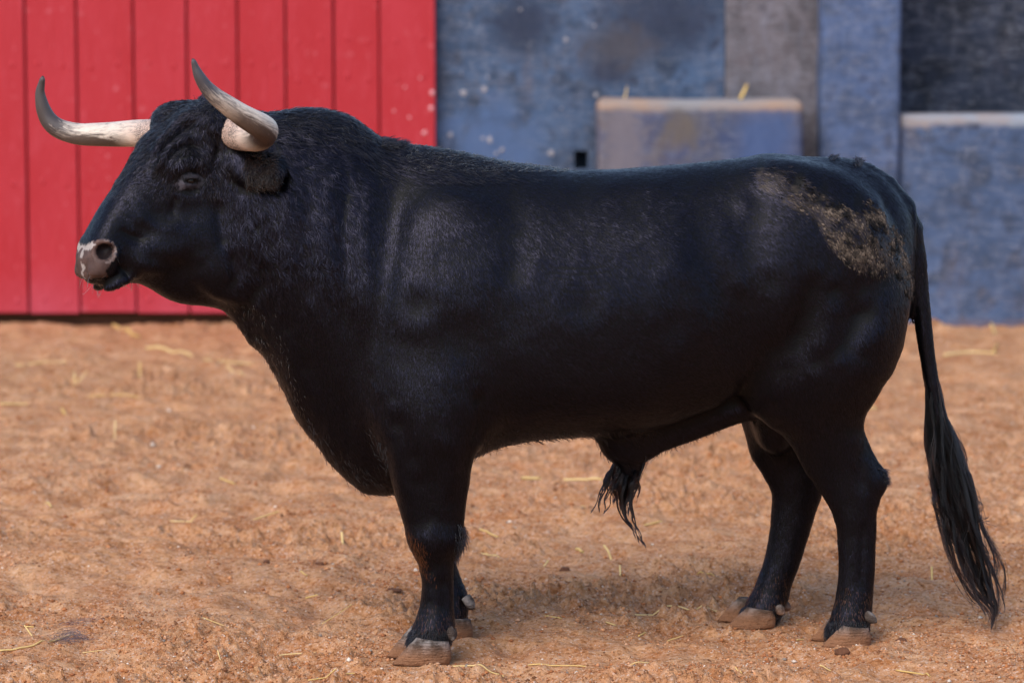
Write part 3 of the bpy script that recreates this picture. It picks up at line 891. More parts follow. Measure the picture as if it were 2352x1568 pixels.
N_COAT = 460000
p, nn = sample(N_COAT, dens)
px = proj(p)
neck = np.clip((900 - px[:, 0]) / 120, 0, 1) * np.clip((px[:, 0] - 490) / 90, 0, 1) * np.clip((760 - px[:, 1]) / 160, 0, 1)
face = np.clip((560 - px[:, 0]) / 60, 0, 1)
legs = np.clip((px[:, 1] - 1020) / 80, 0, 1)
forehead = np.clip((480 - px[:, 1]) / 80, 0, 1) * np.clip((545 - px[:, 0]) / 30, 0, 1)
L = .016 + .006 * neck - .0075 * face - .003 * legs + .004 * forehead
edge = np.abs((nn * (CAMP - p) / np.linalg.norm(CAMP - p, axis=1)[:, None]).sum(1)) 
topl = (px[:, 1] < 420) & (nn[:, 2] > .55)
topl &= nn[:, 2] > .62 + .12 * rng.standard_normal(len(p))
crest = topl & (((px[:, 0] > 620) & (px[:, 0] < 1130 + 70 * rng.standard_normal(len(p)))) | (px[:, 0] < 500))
L = L + np.where(crest, .006, 0)
lift = .050 + .07 * neck + .03 * face + .09 * forehead + np.where(crest, .10, 0) + .03 * legs
pts = strands(p, nn, L, lift, 4, .11, .12 + .40 * neck + .4 * forehead, .22 * neck + .2 * forehead)
tn_ = coat(p)
pxn = px + (10 * fbm(p, 22, 3, 41))[:, None] + rng.normal(0, 13, (len(p), 1))
md = inside(pxn, MUDP) & (p[:, 1] < ycen(px[:, 0]) + .02) & (p[:, 0] > .6)
thin = np.clip((px[:, 0] - 1760) / 160, .25, 1)
md &= rng.random(len(p)) < .22 + .42 * thin
tn_[md] = mud_col(p[md], 61) * (.35 + .7 * rng.random((md.sum(), 1)))
lit_hair = crest & (rng.random(len(p)) < .45) | ((neck > .3) & (rng.random(len(p)) < .03)) | ((forehead > .3) & (rng.random(len(p)) < .4))  # crest and forehead hairs painted paler, as if lit from above
tn_[lit_hair] = np.array([.024, .022, .021]) * (.6 + .8 * rng.random((lit_hair.sum(), 1)))
knee = inside(pxn, [(936, 1222), (956, 1226), (972, 1290), (978, 1318), (962, 1306), (945, 1270)]) & (p[:, 1] < 0)
tn_[knee] = np.array(srgb(104, 62, 36)) * (.6 + .6 * rng.random((knee.sum(), 1)))
low = (p[:, 2] < .12 + .05 * rng.random(len(p))) & (rng.random(len(p)) < .22)
tn_[low] = np.array(srgb(96, 66, 46)) * (.5 + .6 * rng.random((low.sum(), 1)))
radp = np.array([.00046, .00044, .00036, .00012])
nj = nn + .07 * rng.standard_normal(nn.shape) * (1 + 1.2 * neck[:, None] + 2.2 * forehead[:, None]) + .20 * np.stack([fbm(p, 60, 2, 501), fbm(p, 60, 2, 502), fbm(p, 60, 2, 503)], 1) * (.20 + .55 * neck[:, None])
# hairs lie in narrow locks along the flow of the coat: each lock catches the light a little differently
fl_ = flow(px); sdv = np.stack([-fl_[:, 1], np.zeros(len(p)), -fl_[:, 0]], 1)
qa = np.stack([(px[:, 0] * -fl_[:, 1] + px[:, 1] * fl_[:, 0]) / 4.5, (px * fl_).sum(1) / 34, p[:, 1] * 3], 1)
lock = vnoise(qa, 1.0, 611) + .6 * vnoise(qa * np.array([.45, .7, 1]), 1.0, 612)
nj += (.17 * lock * (1 - .5 * neck))[:, None] * sdv
nj /= np.linalg.norm(nj, axis=1)[:, None]
tn_ *= (1 + .35 * lock).clip(.3, 2)[:, None]
fur = curves_obj('coat', pts, radp, tn_, M_COAT)
na = fur.data.attributes.new('nrm', 'FLOAT_VECTOR', 'CURVE'); na.data.foreach_set('vector', nj.astype(np.float32).ravel())
fur['label'] = 'short black hair coat, dried mud matted over the rump'

# longer fringes where the outline is shaggy: poll, withers, croup, brisket, belly, knees
def fringe(n, box, L, lift, nz=None, dirn=None, curl=.1, tintc=None, cond=None):
    w = ((tpx[:, 0] > box[0]) & (tpx[:, 0] < box[2]) & (tpx[:, 1] > box[1]) & (tpx[:, 1] < box[3]) & ~bald).astype(float)
    if nz: w *= (tn @ np.array(nz) > .5)
    if cond is not None: w *= cond
    if w.sum() == 0: print('fringe empty', box); return None
    p, nn = sample(n, w)
    fd = None if dirn is None else np.tile(np.array(dirn, float), (n, 1))
    pts = strands(p, nn, np.full(n, L), np.full(n, lift), 5, .3, .5, np.full(n, curl), fd)
    t = coat(p) if tintc is None else np.array(tintc) * (.5 + rng.random((n, 1)))
    return pts, t
FR = [fringe(260, (452, 225, 486, 262), .026, .9, (0, 0, 1), (.2, 0, 1), .3),
      fringe(500, (380, 235, 520, 275), .014, .4, (0, 0, 1), None, .3, (.02, .018, .017)),
      fringe(1500, (610, 235, 900, 325), .018, .35, (0, 0, 1), None, .3, (.012, .011, .011)),
      fringe(500, (872, 300, 925, 340), .026, .6, (0, 0, 1), (.9, 0, .5), .2),
      fringe(1700, (920, 315, 1300, 395), .013, .5, (0, 0, 1), None, .3, (.03, .027, .024)),
      fringe(140, (1900, 345, 1920, 370), .014, .7, (0, 0, 1), (.2, 0, 1), .2),
      fringe(160, (1966, 350, 1984, 385), .018, .7, (0, 0, 1), (.1, 0, 1), .2),
      fringe(500, (470, 690, 700, 1030), .014, .45, (-.6, 0, -.7), None, .15, (.02, .017, .015)),
      fringe(500, (700, 960, 900, 1145), .020, .5, (-.3, 0, -.8), None, .1),
      fringe(900, (1090, 985, 1720, 1080), .020, .5, (0, 0, -1), (.4, 0, -1), .1),
      fringe(420, (1035, 1200, 1066, 1275), .026, .6, (.8, 0, 0), (.4, 0, -1), .1),
      fringe(160, (2010, 1075, 2040, 1115), .016, .7, (.8, 0, 0), (1, 0, -.1), .1),
      fringe(350, (215, 638, 310, 665), .009, .4, (0, 0, -1), (.1, 0, -1), .1),
      fringe(1100, (560, 335, 625, 425), .030, .6, None, (.6, -.2, -.6), .3, (.018, .012, .010), tc[:, 1] < H0[1] - .12),
      fringe(1800, (930, 1440, 1050, 1495), .024, .35, None, (-.1, 0, -1), .1),
      fringe(1500, (1890, 1420, 2005, 1475), .022, .35, None, (-.1, 0, -1), .1), fringe(1200, (1695, 1390, 1800, 1435), .022, .35, None, (-.1, 0, -1), .1)]
FR = [f for f in FR if f]
curves_obj('fringe', np.concatenate([f[0] for f in FR]), np.array([.0006, .0006, .0005, .0004, .00015]), np.concatenate([f[1] for f in FR]), M_HAIR)
# whiskers
wp, wn_ = sample(60, ((tpx[:, 0] > 185) & (tpx[:, 0] < 320) & (tpx[:, 1] > 590) & (tpx[:, 1] < 665) & (tc[:, 1] < H0[1] + .1)).astype(float))
wd = np.tile(np.array([.1, -.2, -1.0]), (60, 1)) + .5 * rng.standard_normal((60, 3))
wpts = strands(wp, wn_, np.full(60, .020), np.full(60, 1.2), 5, .5, .3, np.full(60, .2), wd)
curves_obj('whiskers', wpts, np.array([.0005, .0004, .0004, .0003, .0001]), np.array([.06, .05, .045]) * (.3 + 1.6 * rng.random((60, 1))), M_HAIR)

# long locks: strands following a guide with clumping
def locks(guide, width, n_lock, per, k, spread_d=.03, start=(0, .5), end=(.75, 1.0), wav=.006, tip_gather=.35, seed=1, depth=.20):
    """guide: (px, py) polyline; width: half width in px at each guide point"""
    r = np.random.default_rng(seed); g = np.array(guide, float); tg = np.linspace(0, 1, len(g))
    P_, T_ = [], []
    for i in range(n_lock):
        o = r.uniform(-1, 1); od = r.normal() * spread_d
        s0 = r.uniform(*start); s1 = r.uniform(*end)
        ph = r.uniform(0, 6.28); fr = r.uniform(7, 16); am = wav * r.uniform(.4, 1.5); drift = r.normal() * .28
        red = r.random() < .25
        for j in range(per):
            jo = r.normal() * .11; jd = r.normal() * .004; e = s1 + r.normal() * .02
            s = np.linspace(s0, np.clip(e, .05, 1.0), k); u = np.linspace(0, 1, k)
            gx = smooth_interp(tg, g[:, 0], s); gy = smooth_interp(tg, g[:, 1], s); w = np.interp(s, tg, width)
            off = ((o + drift * u**2) * (1 - tip_gather * u) + jo * (1 - .93 * u**.7)) * np.clip(u * 3.2 + .25, 0, 1)
            pt = P(gx + off * w, gy, depth + od * np.minimum(1, u * 2) + jd)
            pt[:, 0] += am * np.sin(ph + fr * u) * u**1.5; pt[:, 1] += am * np.cos(ph + fr * u * .8) * u**1.5
            P_.append(pt)
            c = BLACK * (1 + .6 * r.random())
            if red: c = c + np.array([.018, .008, .005]) * r.random()
            T_.append(c)
    return np.array(P_), np.array(T_)
TG = [(2113, 680), (2126, 780), (2139, 870), (2150, 950), (2163, 1020), (2180, 1090), (2200, 1170), (2220, 1240), (2243, 1310), (2264, 1370), (2282, 1410), (2280, 1450)]
TW = [12, 13, 15, 25, 38, 44, 45, 45, 42, 30, 15, 7]
a1_, t1_ = locks(TG, TW, 64, 20, 40, .022, (.0, .45), (.50, .92), .018, .0, 4)
a2_, t2_ = locks(TG, TW, 12, 26, 40, .012, (.15, .45), (.90, 1.0), .010, .70, 5)
a3_, t3_ = locks(TG, [w * 1.2 for w in TW], 34, 3, 40, .02, (.1, .6), (.5, .95), .022, .0, 6)
a4_, t4_ = locks(TG, [w * 1.0 for w in TW], 40, 20, 40, .010, (.0, .1), (.30, .45), .003, .2, 12)
a1_, t1_ = np.concatenate([a1_, a4_]), np.concatenate([t1_, t4_])
curves_obj('tail_switch', np.concatenate([a1_, a2_, a3_]), np.linspace(.0007, .0003, 40), np.concatenate([t1_, t2_, t3_]), M_HAIR)['label'] = 'long loose hair at the end of the tail'
SG = [(1452, 1030), (1446, 1070), (1436, 1110), (1432, 1150), (1440, 1190), (1458, 1225), (1474, 1262)]
b1_, u1_ = locks(SG, [40, 38, 34, 28, 24, 16, 10], 26, 34, 16, .018, (0, .2), (.42, .62), .005, .1, 8, .085)
b2_, u2_ = locks(SG, [30, 30, 28, 24, 20, 14, 10], 9, 14, 20, .012, (.1, .3), (.75, 1.0), .007, .2, 9, .085)
SG2 = [(1425, 1035), (1412, 1075), (1400, 1110), (1388, 1145), (1378, 1180)]
b3_, u3_ = locks(SG2, [18, 18, 18, 16, 14], 16, 16, 16, .014, (0, .3), (.6, 1.0), .006, .0, 10, .085)
k16 = lambda a: a if a.shape[1] == 16 else np.stack([np.stack([np.interp(np.linspace(0, 1, 16), np.linspace(0, 1, a.shape[1]), q[:, c]) for c in range(3)], 1) for q in a])
curves_obj('sheath_tuft', np.concatenate([b1_, k16(b2_), b3_]), np.linspace(.0007, .0003, 16), np.concatenate([u1_, u2_, u3_]), M_HAIR)['label'] = 'wet tuft of long hair under the belly'

# dried mud flakes lying along the coat on the rump
wm = (inside(tpx + (8 * fbm(tc, 22, 3, 41))[:, None] + rng.normal(0, 7, (len(tc), 1)), MUDP) & (tc[:, 1] < ycen(tpx[:, 0]) + .02) & (tc[:, 0] > .6) & (ff > .05)).astype(float)
wm *= np.clip((tpx[:, 0] - 1800) / 160, .03, 1)
wm *= np.clip(.35 + 1.3 * fbm(tc, 30, 2, 71), .05, 1)
p, nn = sample(1900, wm)
px = proj(p); f = flow(px); d = np.stack([f[:, 0], np.zeros(len(p)), -f[:, 1]], 1); d -= nn * (d * nn).sum(1)[:, None]; d /= np.linalg.norm(d, axis=1)[:, None]
aa = (.3 * rng.standard_normal(len(p)))[:, None]; sd_ = np.cross(nn, d); d = d * np.cos(aa) + sd_ * np.sin(aa); sd_ = np.cross(nn, d)
Ls = (.005 + .010 * rng.random(len(p)))[:, None]; Ws = (.0012 + .0019 * rng.random(len(p)))[:, None]
lf = (.03 + .09 * rng.random(len(p)))[:, None]
base = p + nn * .0018
fv = np.stack([base, base + d * Ls * .5 + sd_ * Ws + nn * Ls * lf * .5, base + d * Ls + nn * Ls * lf, base + d * Ls * .5 - sd_ * Ws + nn * Ls * lf * .5, base + d * Ls * .45 + nn * (Ls * lf * .5 + .0018)], 1).reshape(-1, 3)
ii = np.arange(len(p))[:, None] * 5
ffc = np.concatenate([ii + np.array([[0, 1, 4]]), ii + np.array([[1, 2, 4]]), ii + np.array([[2, 3, 4]]), ii + np.array([[3, 0, 4]])])
fl = child(mesh_np('dried_mud', fv, ffc.astype(np.int32), M_MUD, smooth=False)); fl['kind'] = 'stuff'
set_col(fl.data, np.repeat(mud_col(p, 61) * (.40 + .65 * rng.random((len(p), 1))**2), 5, 0))
tag(bull, 'black fighting bull standing side-on with long upswept horns', 'bull')
# ================================================================== setting materials
m = NT('sand')
o = m.obj()
a_ = m.noise(o, .9, 4, .6); b_ = m.noise(o, 7, 5, .6); c_ = m.noise(o, 60, 5, .65); g_ = m.vor(o, 190, out=1)
hgt = m.attr('height', 'Fac')
base = m.mix(m.ramp(a_, [(.35, 0.0), (.65, 1.0)]), srgb(195, 140, 93), srgb(205, 155, 113))
base = m.mix(m.ramp(b_, [(.35, 0.0), (.68, 1.0)]), base, srgb(168, 104, 56))
base = m.mix(m.ramp(c_, [(.40, 0.0), (.75, .55)]), base, srgb(214, 178, 150))
base = m.mix(m.ramp(c_, [(.28, .85), (.47, 0.0)]), base, srgb(104, 62, 36))  # crevice shade put into the colour: dips of the bump noise tinted dark
gr = m.sep(g_)[0]
dp_ = m.noise(m.map(o, (.8, 1.3, 1), (3, 5, 0)), 2.6, 6, .68, .4)
base = m.mix(m.ramp(dp_, [(.54, 0.0), (.70, .6)]), base, srgb(150, 92, 50))
base = m.mix(m.ramp(gr, [(.86, 0.0), (.99, .5)]), base, srgb(214, 196, 184))
base = m.mix(m.ramp(gr, [(.0, .45), (.15, 0.0)]), base, srgb(96, 62, 44))
m.bump(m.math('ADD', c_, m.math('MULTIPLY', m.vor(o, 260), .7)), .9, .004)
M_SAND = m.set(Base_Color=base, Roughness=.95, Specular_IOR_Level=.1)

m = NT('gravel'); M_GRAV = m.set(Base_Color=m.attr('tint'), Roughness=.8, Specular_IOR_Level=.25)

m = NT('red_paint')
o = m.obj(); rnd = m.add('ShaderNodeObjectInfo').outputs['Random']
v = m.add('ShaderNodeVectorMath', operation='ADD'); m.l.new(o, v.inputs[0]); cmb = m.add('ShaderNodeCombineXYZ'); m.put(cmb.inputs[0], m.math('MULTIPLY', rnd, 37)); m.put(cmb.inputs[2], m.math('MULTIPLY', rnd, 91)); m.l.new(cmb.outputs[0], v.inputs[1])
ov = v.outputs[0]
n1 = m.noise(m.map(ov, (1, 1, .35)), 3.0, 5, .6); n2 = m.noise(m.map(ov, (6, 6, 1.0)), 6, 5, .65); n3 = m.noise(ov, 22, 4, .6)
c = m.mix(m.ramp(n1, [(.3, 0.0), (.7, 1.0)]), srgb(168, 27, 37), srgb(178, 42, 54))
c = m.mix(m.ramp(n2, [(.55, 0.0), (.80, .45)]), c, srgb(196, 76, 90))
c = m.mix(m.ramp(n3, [(.63, 0.0), (.74, .30)]), c, srgb(222, 140, 150))
c = m.mix(m.ramp(n3, [(.24, .5), (.34, 0.0)]), c, srgb(150, 26, 36))
zg = m.sep(m.add('ShaderNodeNewGeometry').outputs['Position'])[2]
dirt = m.math('ADD', m.math('MULTIPLY', zg, -2.2), m.math('ADD', .9, m.math('MULTIPLY', m.math('SUBTRACT', n1, .5), 1.2)))
c = m.mix(m.ramp(dirt, [(.2, 0.0), (1.0, .35)]), c, srgb(186, 90, 112))
m.bump(m.math('ADD', n2, m.math('MULTIPLY', n3, .5)), .35, .01)
M_RED = m.set(Base_Color=c, Roughness=.55, Specular_IOR_Level=.35)
m = NT('dark_wood'); M_DARK = m.set(Base_Color=m.mix(m.noise(m.obj(), 8), srgb(46, 22, 20), srgb(78, 34, 28)), Roughness=.85)
m = NT('gap_dark'); M_GAP = m.set(Base_Color=m.mix(m.noise(m.obj(), 6), srgb(48, 28, 18), srgb(84, 52, 34)), Roughness=.95)

def plaster(name, cols, wear_top=None, wear_z=0.0, seed=0.0, dark=None, pale=.3, dust=True):
    """painted render: three tones in clouds, scuffs, pale scratches, bare worn edge along a top"""
    m = NT(name); o = m.map(m.obj(), loc=(seed, seed * .7, seed * 1.3))
    n1 = m.noise(o, 1.6, 5, .62, .3); n2 = m.noise(o, 5.5, 6, .66, .4); n3 = m.noise(m.map(o, (1, 1, .3)), 16, 5, .65); n4 = m.noise(o, 60, 3, .6)
    c = m.mix(m.ramp(n1, [(.36, 0.0), (.62, 1.0)]), cols[0], cols[1])
    c = m.mix(m.ramp(n2, [(.46, 0.0), (.62, .9)]), c, cols[2])
    c = m.mix(m.ramp(n3, [(.54, 0.0), (.76, pale)]), c, srgb(132, 136, 154))
    c = m.mix(m.ramp(m.noise(m.map(o, (1, 1, 1), (7, 3, 1)), 2.6, 6, .7, .6), [(.56, 0.0), (.70, .6)]), c, srgb(92, 82, 84))
    c = m.mix(m.ramp(m.noise(m.map(o, (1, 1, .7), (17, 13, 1)), 9, 6, .75, .8), [(.60, 0.0), (.72, .7)]), c, srgb(44, 48, 62))
    c = m.mix(m.ramp(n2, [(.30, .7), (.44, 0.0)]), c, srgb(46, 46, 56))
    sc = m.noise(m.map(o, (.8, 1, 4.0), rot=(0, .5, 0)), 3.2, 6, .7, 1.6)
    c = m.mix(m.ramp(m.math('ABSOLUTE', m.math('SUBTRACT', sc, .5)), [(.0, .6), (.014, 0.0)]), c, srgb(146, 148, 160))
    if dark:
        for (x, z, rx, rz, *cc) in dark:
            cc = cc or [srgb(34, 40, 56), srgb(58, 66, 88)]
            p_ = m.sep(m.add('ShaderNodeNewGeometry').outputs['Position'])
            dx = m.math('DIVIDE', m.math('SUBTRACT', p_[0], x), rx); dz = m.math('DIVIDE', m.math('SUBTRACT', p_[2], z), rz)
            dd_ = m.math('ADD', m.math('SQRT', m.math('ADD', m.math('MULTIPLY', dx, dx), m.math('MULTIPLY', dz, dz))), m.math('MULTIPLY', m.math('SUBTRACT', n2, .5), 2.2))
            c = m.mix(m.ramp(dd_, [(.35, .85), (1.0, 0.0)]), c, m.mix(n3, *cc))
    if wear_top is not None:
        z = m.sep(m.add('ShaderNodeNewGeometry').outputs['Position'])[2]
        w = m.math('ADD', m.math('SUBTRACT', z, wear_z), m.math('MULTIPLY', m.math('SUBTRACT', n2, .5), .10))
        c = m.mix(m.ramp(w, [(.49, 0.0), (.51, .9)]) if False else m.ramp(m.math('MULTIPLY_ADD', w, 12.0, .5), [(.35, 0.0), (.75, .95)]), c, m.mix(m.ramp(n1, [(.4, 0.0), (.6, 1.0)]), wear_top, srgb(158, 132, 114)))
    if dust:
        z = m.sep(m.add('ShaderNodeNewGeometry').outputs['Position'])[2]
        c = m.mix(m.ramp(m.math('ADD', m.math('MULTIPLY', z, -6), n2), [(.2, 0.0), (.65, .45)]), c, srgb(150, 112, 92))
    m.bump(m.math('ADD', n3, m.math('ADD', n2, m.math('MULTIPLY', n4, .4))), .5, .012)
    return m.set(Base_Color=c, Roughness=.85, Specular_IOR_Level=.25)

# ================================================================== ground
YG = 8.85
# rows follow the picture so the grain stays even; columns are dense in the middle and run out to the horizon
rows_y = [G(1176, py)[1] for py in np.arange(1640, 744, -1.7)]
step = lambda a, b, n: list(np.sign(b) * (np.geomspace(1, abs(b) - abs(a) + 1, n) - 1) + a)
ys = np.array(sorted(set(step(rows_y[0], -60, 40)[1:] + rows_y + step(rows_y[-1], 70, 40)[1:])))
xs_mid = np.arange(-1.75, 1.75, .0062)
wide = np.cumsum(np.linspace(.007, .06, 60)); far_ = wide[-1] + np.geomspace(.1, 60, 40)
xs = np.concatenate([-1.75 - far_[::-1], -1.75 - wide[::-1], xs_mid, 1.75 + wide, 1.75 + far_])
gx, gy = np.meshgrid(xs, ys)
gp = np.stack([gx.ravel(), gy.ravel(), np.zeros(gx.size)], 1)
h = .012 * fbm(gp * np.array([1, 1, 0]), 2.2, 2, 100) + .012 * fbm(gp, 5.2, 2, 105)
m5 = fbm(gp, 9, 3, 110); h += .015 * m5
m6 = fbm(gp, 34, 3, 120); loose = np.clip(.5 + 1.1 * fbm(gp, 1.7, 2, 150), .15, 1.3); h += (.0085 * m6 + .018 * np.clip(m6 - .3, 0, 1)) * loose
h += .0036 * fbm(gp, 110, 2, 130) * loose
pr_ = fbm(gp, 4.6, 2, 140); h -= .045 * np.clip(pr_ - .35, 0, .6)
rp = np.random.default_rng(17)
for _ in range(90):                                   # old hoof prints: a hollow with a pushed-up rim
    hx_, hy_ = rp.uniform(-3.2, 3.2), rp.uniform(-.9, 8.2)
    if -.3 < hy_ < .6 and abs(hx_) < 1.2: continue
    an_ = rp.uniform(0, 6.28); R1, R2 = rp.uniform(.05, .08), rp.uniform(.04, .06); dp2 = rp.uniform(.010, .024)
    mm = np.where((np.abs(gp[:, 0] - hx_) < .25) & (np.abs(gp[:, 1] - hy_) < .25))[0]
    if len(mm) == 0: continue
    qx, qy = gp[mm, 0] - hx_, gp[mm, 1] - hy_
    u1, u2 = qx * math.cos(an_) + qy * math.sin(an_), -qx * math.sin(an_) + qy * math.cos(an_)
    rr_ = np.sqrt((u1 / R1)**2 + (u2 / R2)**2) + .25 * m6[mm]
    h[mm] += -dp2 * np.exp(-rr_**4) + dp2 * .55 * np.exp(-((rr_ - 1.45) / .35)**2)
feet = [((xat(a, Yc) + xat(b, Yc)) / 2, Yc) for a, b, Yc, _ in HOOVES]
flat = np.zeros(len(gp)); ring_ = np.zeros(len(gp))
for q, (fx, fy) in enumerate(feet):
    dd_ = np.hypot((gp[:, 0] - fx) / 1.25, gp[:, 1] - fy)
    flat = np.maximum(flat, np.clip(2.2 - dd_ / .075, 0, 1))
    ring_ = np.maximum(ring_, np.exp(-((dd_ - .15) / .035)**2) * (.003 if q < 2 else .008))
h = h * (1 - .8 * flat) - .006 * flat + ring_ * (1 + .8 * m6)
h = np.clip(h, -.06, .05)
fade_w = np.clip((9.2 - gp[:, 1]) / .5, .25, 1)
gp[:, 2] = h * fade_w
ny, nx = gx.shape
I = np.arange(nx * ny).reshape(ny, nx)
gf = np.stack([I[:-1, :-1], I[:-1, 1:], I[1:, 1:], I[1:, :-1]], -1).reshape(-1, 4)
ground = mesh_np('ground', gp, gf.astype(np.int32), M_SAND); ground['kind'] = 'structure'
ground['label'] = 'raked orange sand of the bullring'
def ground_z(x, y):
    i = np.clip(np.searchsorted(xs, x) - 1, 0, nx - 2); j = np.clip(np.searchsorted(ys, y) - 1, 0, ny - 2)
    tx_ = (x - xs[i]) / (xs[i+1] - xs[i]); ty_ = (y - ys[j]) / (ys[j+1] - ys[j])
    Zg = gp[:, 2].reshape(ny, nx)
    return (Zg[j, i] * (1-tx_) + Zg[j, i+1] * tx_) * (1-ty_) + (Zg[j+1, i] * (1-tx_) + Zg[j+1, i+1] * tx_) * ty_

# gravel and crumbs of earth: far too many to count
n = 70000
py_ = 745 + 900 * rng.random(n)**.62; px_ = -150 + 2650 * rng.random(n)
gpos = np.array([G(a, b) for a, b in zip(px_, py_)])
sz = np.where(rng.random(n) < .06, .003 + .004 * rng.random(n), .0012 + .0021 * rng.random(n)) * np.clip((gpos[:, 1] + 10) / 9.2, 1, 1.8)
okf = np.ones(n, bool)
for fx, fy in feet: okf &= np.hypot((gpos[:, 0] - fx) / 1.2, gpos[:, 1] - fy) > .075
okf &= rng.random(n) < np.clip(.34 + 1.1 * fbm(gpos, 2.3, 3, 180) + .35 * (gpos[:, 1] < .8), .10, 1)
gpos, sz = gpos[okf], sz[okf]; n = len(gpos)
gz = ground_z(gpos[:, 0], gpos[:, 1])
octa = np.array([(1, 0, 0), (0, 1, 0), (-1, 0, 0), (0, -1, 0), (0, 0, 1), (0, 0, -1)], float)
ov_ = octa[None] * (sz[:, None, None] * (.6 + .8 * rng.random((n, 6, 1)))) * np.array([1.2, 1.2, .85])
an = rng.random(n) * 6.28; ca, sa = np.cos(an)[:, None], np.sin(an)[:, None]
ov_ = np.stack([ov_[..., 0] * ca - ov_[..., 1] * sa, ov_[..., 0] * sa + ov_[..., 1] * ca, ov_[..., 2]], -1)
ov_ += np.stack([gpos[:, 0], gpos[:, 1], gz + sz * .35], 1)[:, None]
of_ = np.array([(0, 1, 4), (1, 2, 4), (2, 3, 4), (3, 0, 4), (1, 0, 5), (2, 1, 5), (3, 2, 5), (0, 3, 5)])
gfa = (np.arange(n)[:, None, None] * 6 + of_[None]).reshape(-1, 3)
gravel = mesh_np('gravel', ov_.reshape(-1, 3), gfa.astype(np.int32), M_GRAV, smooth=False)
pal = np.array([srgb(200, 143, 101), srgb(176, 113, 70), srgb(208, 161, 127), srgb(156, 98, 62), srgb(188, 131, 92), srgb(216, 200, 184), srgb(140, 128, 118), srgb(116, 76, 50)])
pc = pal[rng.choice(8, n, p=[.20, .24, .12, .18, .14, .03, .02, .07])] * (.8 + .4 * rng.random((n, 1)))
set_col(gravel.data, np.repeat(pc, 6, 0))
tag(gravel, 'fine gravel and crumbs of earth strewn over the sand', 'gravel', kind='stuff')

# ================================================================== gate and walls
def box(name, x0, x1, y0, y1, z0, z1, mat, parent=None, bevel=0.006, seg=2, rough=0.0):
    bm = bmesh.new(); bmesh.ops.create_cube(bm, size=1)
    for v in bm.verts: v.co = Vector((x0 + (v.co.x + .5) * (x1 - x0), y0 + (v.co.y + .5) * (y1 - y0), z0 + (v.co.z + .5) * (z1 - z0)))
    if bevel: bmesh.ops.bevel(bm, geom=bm.edges[:], offset=bevel, segments=seg, affect='EDGES', profile=.5)
    if rough:
        bmesh.ops.subdivide_edges(bm, edges=[e for e in bm.edges if e.calc_length() > .12], cuts=14, use_grid_fill=True)
        co = np.array([v.co for v in bm.verts]); dn = rough * fbm(co, 5, 3, 200)
        for v, q in zip(bm.verts, dn): v.co += v.normal * q
    me = bpy.data.meshes.new(name); bm.to_mesh(me); bm.free()
    o = bpy.data.objects.new(name, me); COL.objects.link(o); me.materials.append(mat)
    if rough:
        me.polygons.foreach_set('use_smooth', np.ones(len(me.polygons), bool))
    if parent: o.parent = parent; o.matrix_parent_inverse = Matrix.Translation(-parent.location)
    return o
def WX(px, Y): return float(P(px, 400, Y)[0])
def WZ(py, Y): return float(P(1176, py, Y)[2])
ZT = 2.35
gate = empty('red_gate', (WX(500, YG), YG + .05, 0))
seams = [-520, -402, -290, -170, -58, 62, 180, 310, 432, 548, 658, 768, 872, 1002]
zb_ = WZ(719, YG)
for i, (a, b) in enumerate(zip(seams[:-1], seams[1:])):
    g0, g1 = (.005, .005)
    if b == 872: g1 = .003
    jig = [0, .004, -.003, .002, -.004, .003, 0, -.002, .004, .001, -.003, .002, .0][i]
    pk = box('plank', WX(a, YG) + g0, WX(b, YG) - g1, YG + jig, YG + .05, zb_ + .004 * math.sin(i * 2.3), ZT, M_RED, gate, .006, 2)
    rows = (150, 423, 692) if b < 760 else (92, 180, 420, 690)
    for py in rows:
        for fr in (.27, .74):
            bx_ = WX(a + (b - a) * (fr + .03 * math.sin(i * 5 + py)), YG); bz_ = WZ(py + 5 * math.sin(i * 3 + fr * 9), YG)
            bm = bmesh.new(); bmesh.ops.create_uvsphere(bm, u_segments=12, v_segments=6, radius=.017)
            bmesh.ops.scale(bm, vec=(1, .26, 1), verts=bm.verts)
            me = bpy.data.meshes.new('bolt'); bm.to_mesh(me); bm.free(); me.materials.append(M_RED)
            me.polygons.foreach_set('use_smooth', np.ones(len(me.polygons), bool))
            o = bpy.data.objects.new('bolt', me); COL.objects.link(o); o.location = (bx_, YG + jig + .001, bz_)
            o.parent = pk
box('backing_board', WX(-520, YG), WX(978, YG), YG + .053, YG + .12, zb_ + .02, ZT - .02, M_DARK, gate, .004)
tag(gate, 'tall red gate of vertical planks behind the bull\'s head', 'gate')
gap_blk = box('gap_shade', WX(-520, YG), WX(980, YG), YG + .09, YG + .5, -.1, zb_ + .012, M_GAP, None, .01)  # block added under the gate: stops light leaking, the void's shade painted dark brown
tag(gap_blk, 'dark block standing in for the shade in the gap under the red gate', 'gap_shade')

BL = [srgb(58, 74, 98), srgb(76, 96, 126), srgb(50, 60, 78)]
DK = [srgb(34, 40, 54), srgb(48, 56, 74), srgb(28, 32, 42)]
GY = [srgb(96, 92, 98), srgb(112, 106, 112), srgb(78, 74, 78)]
YB = YG + .10
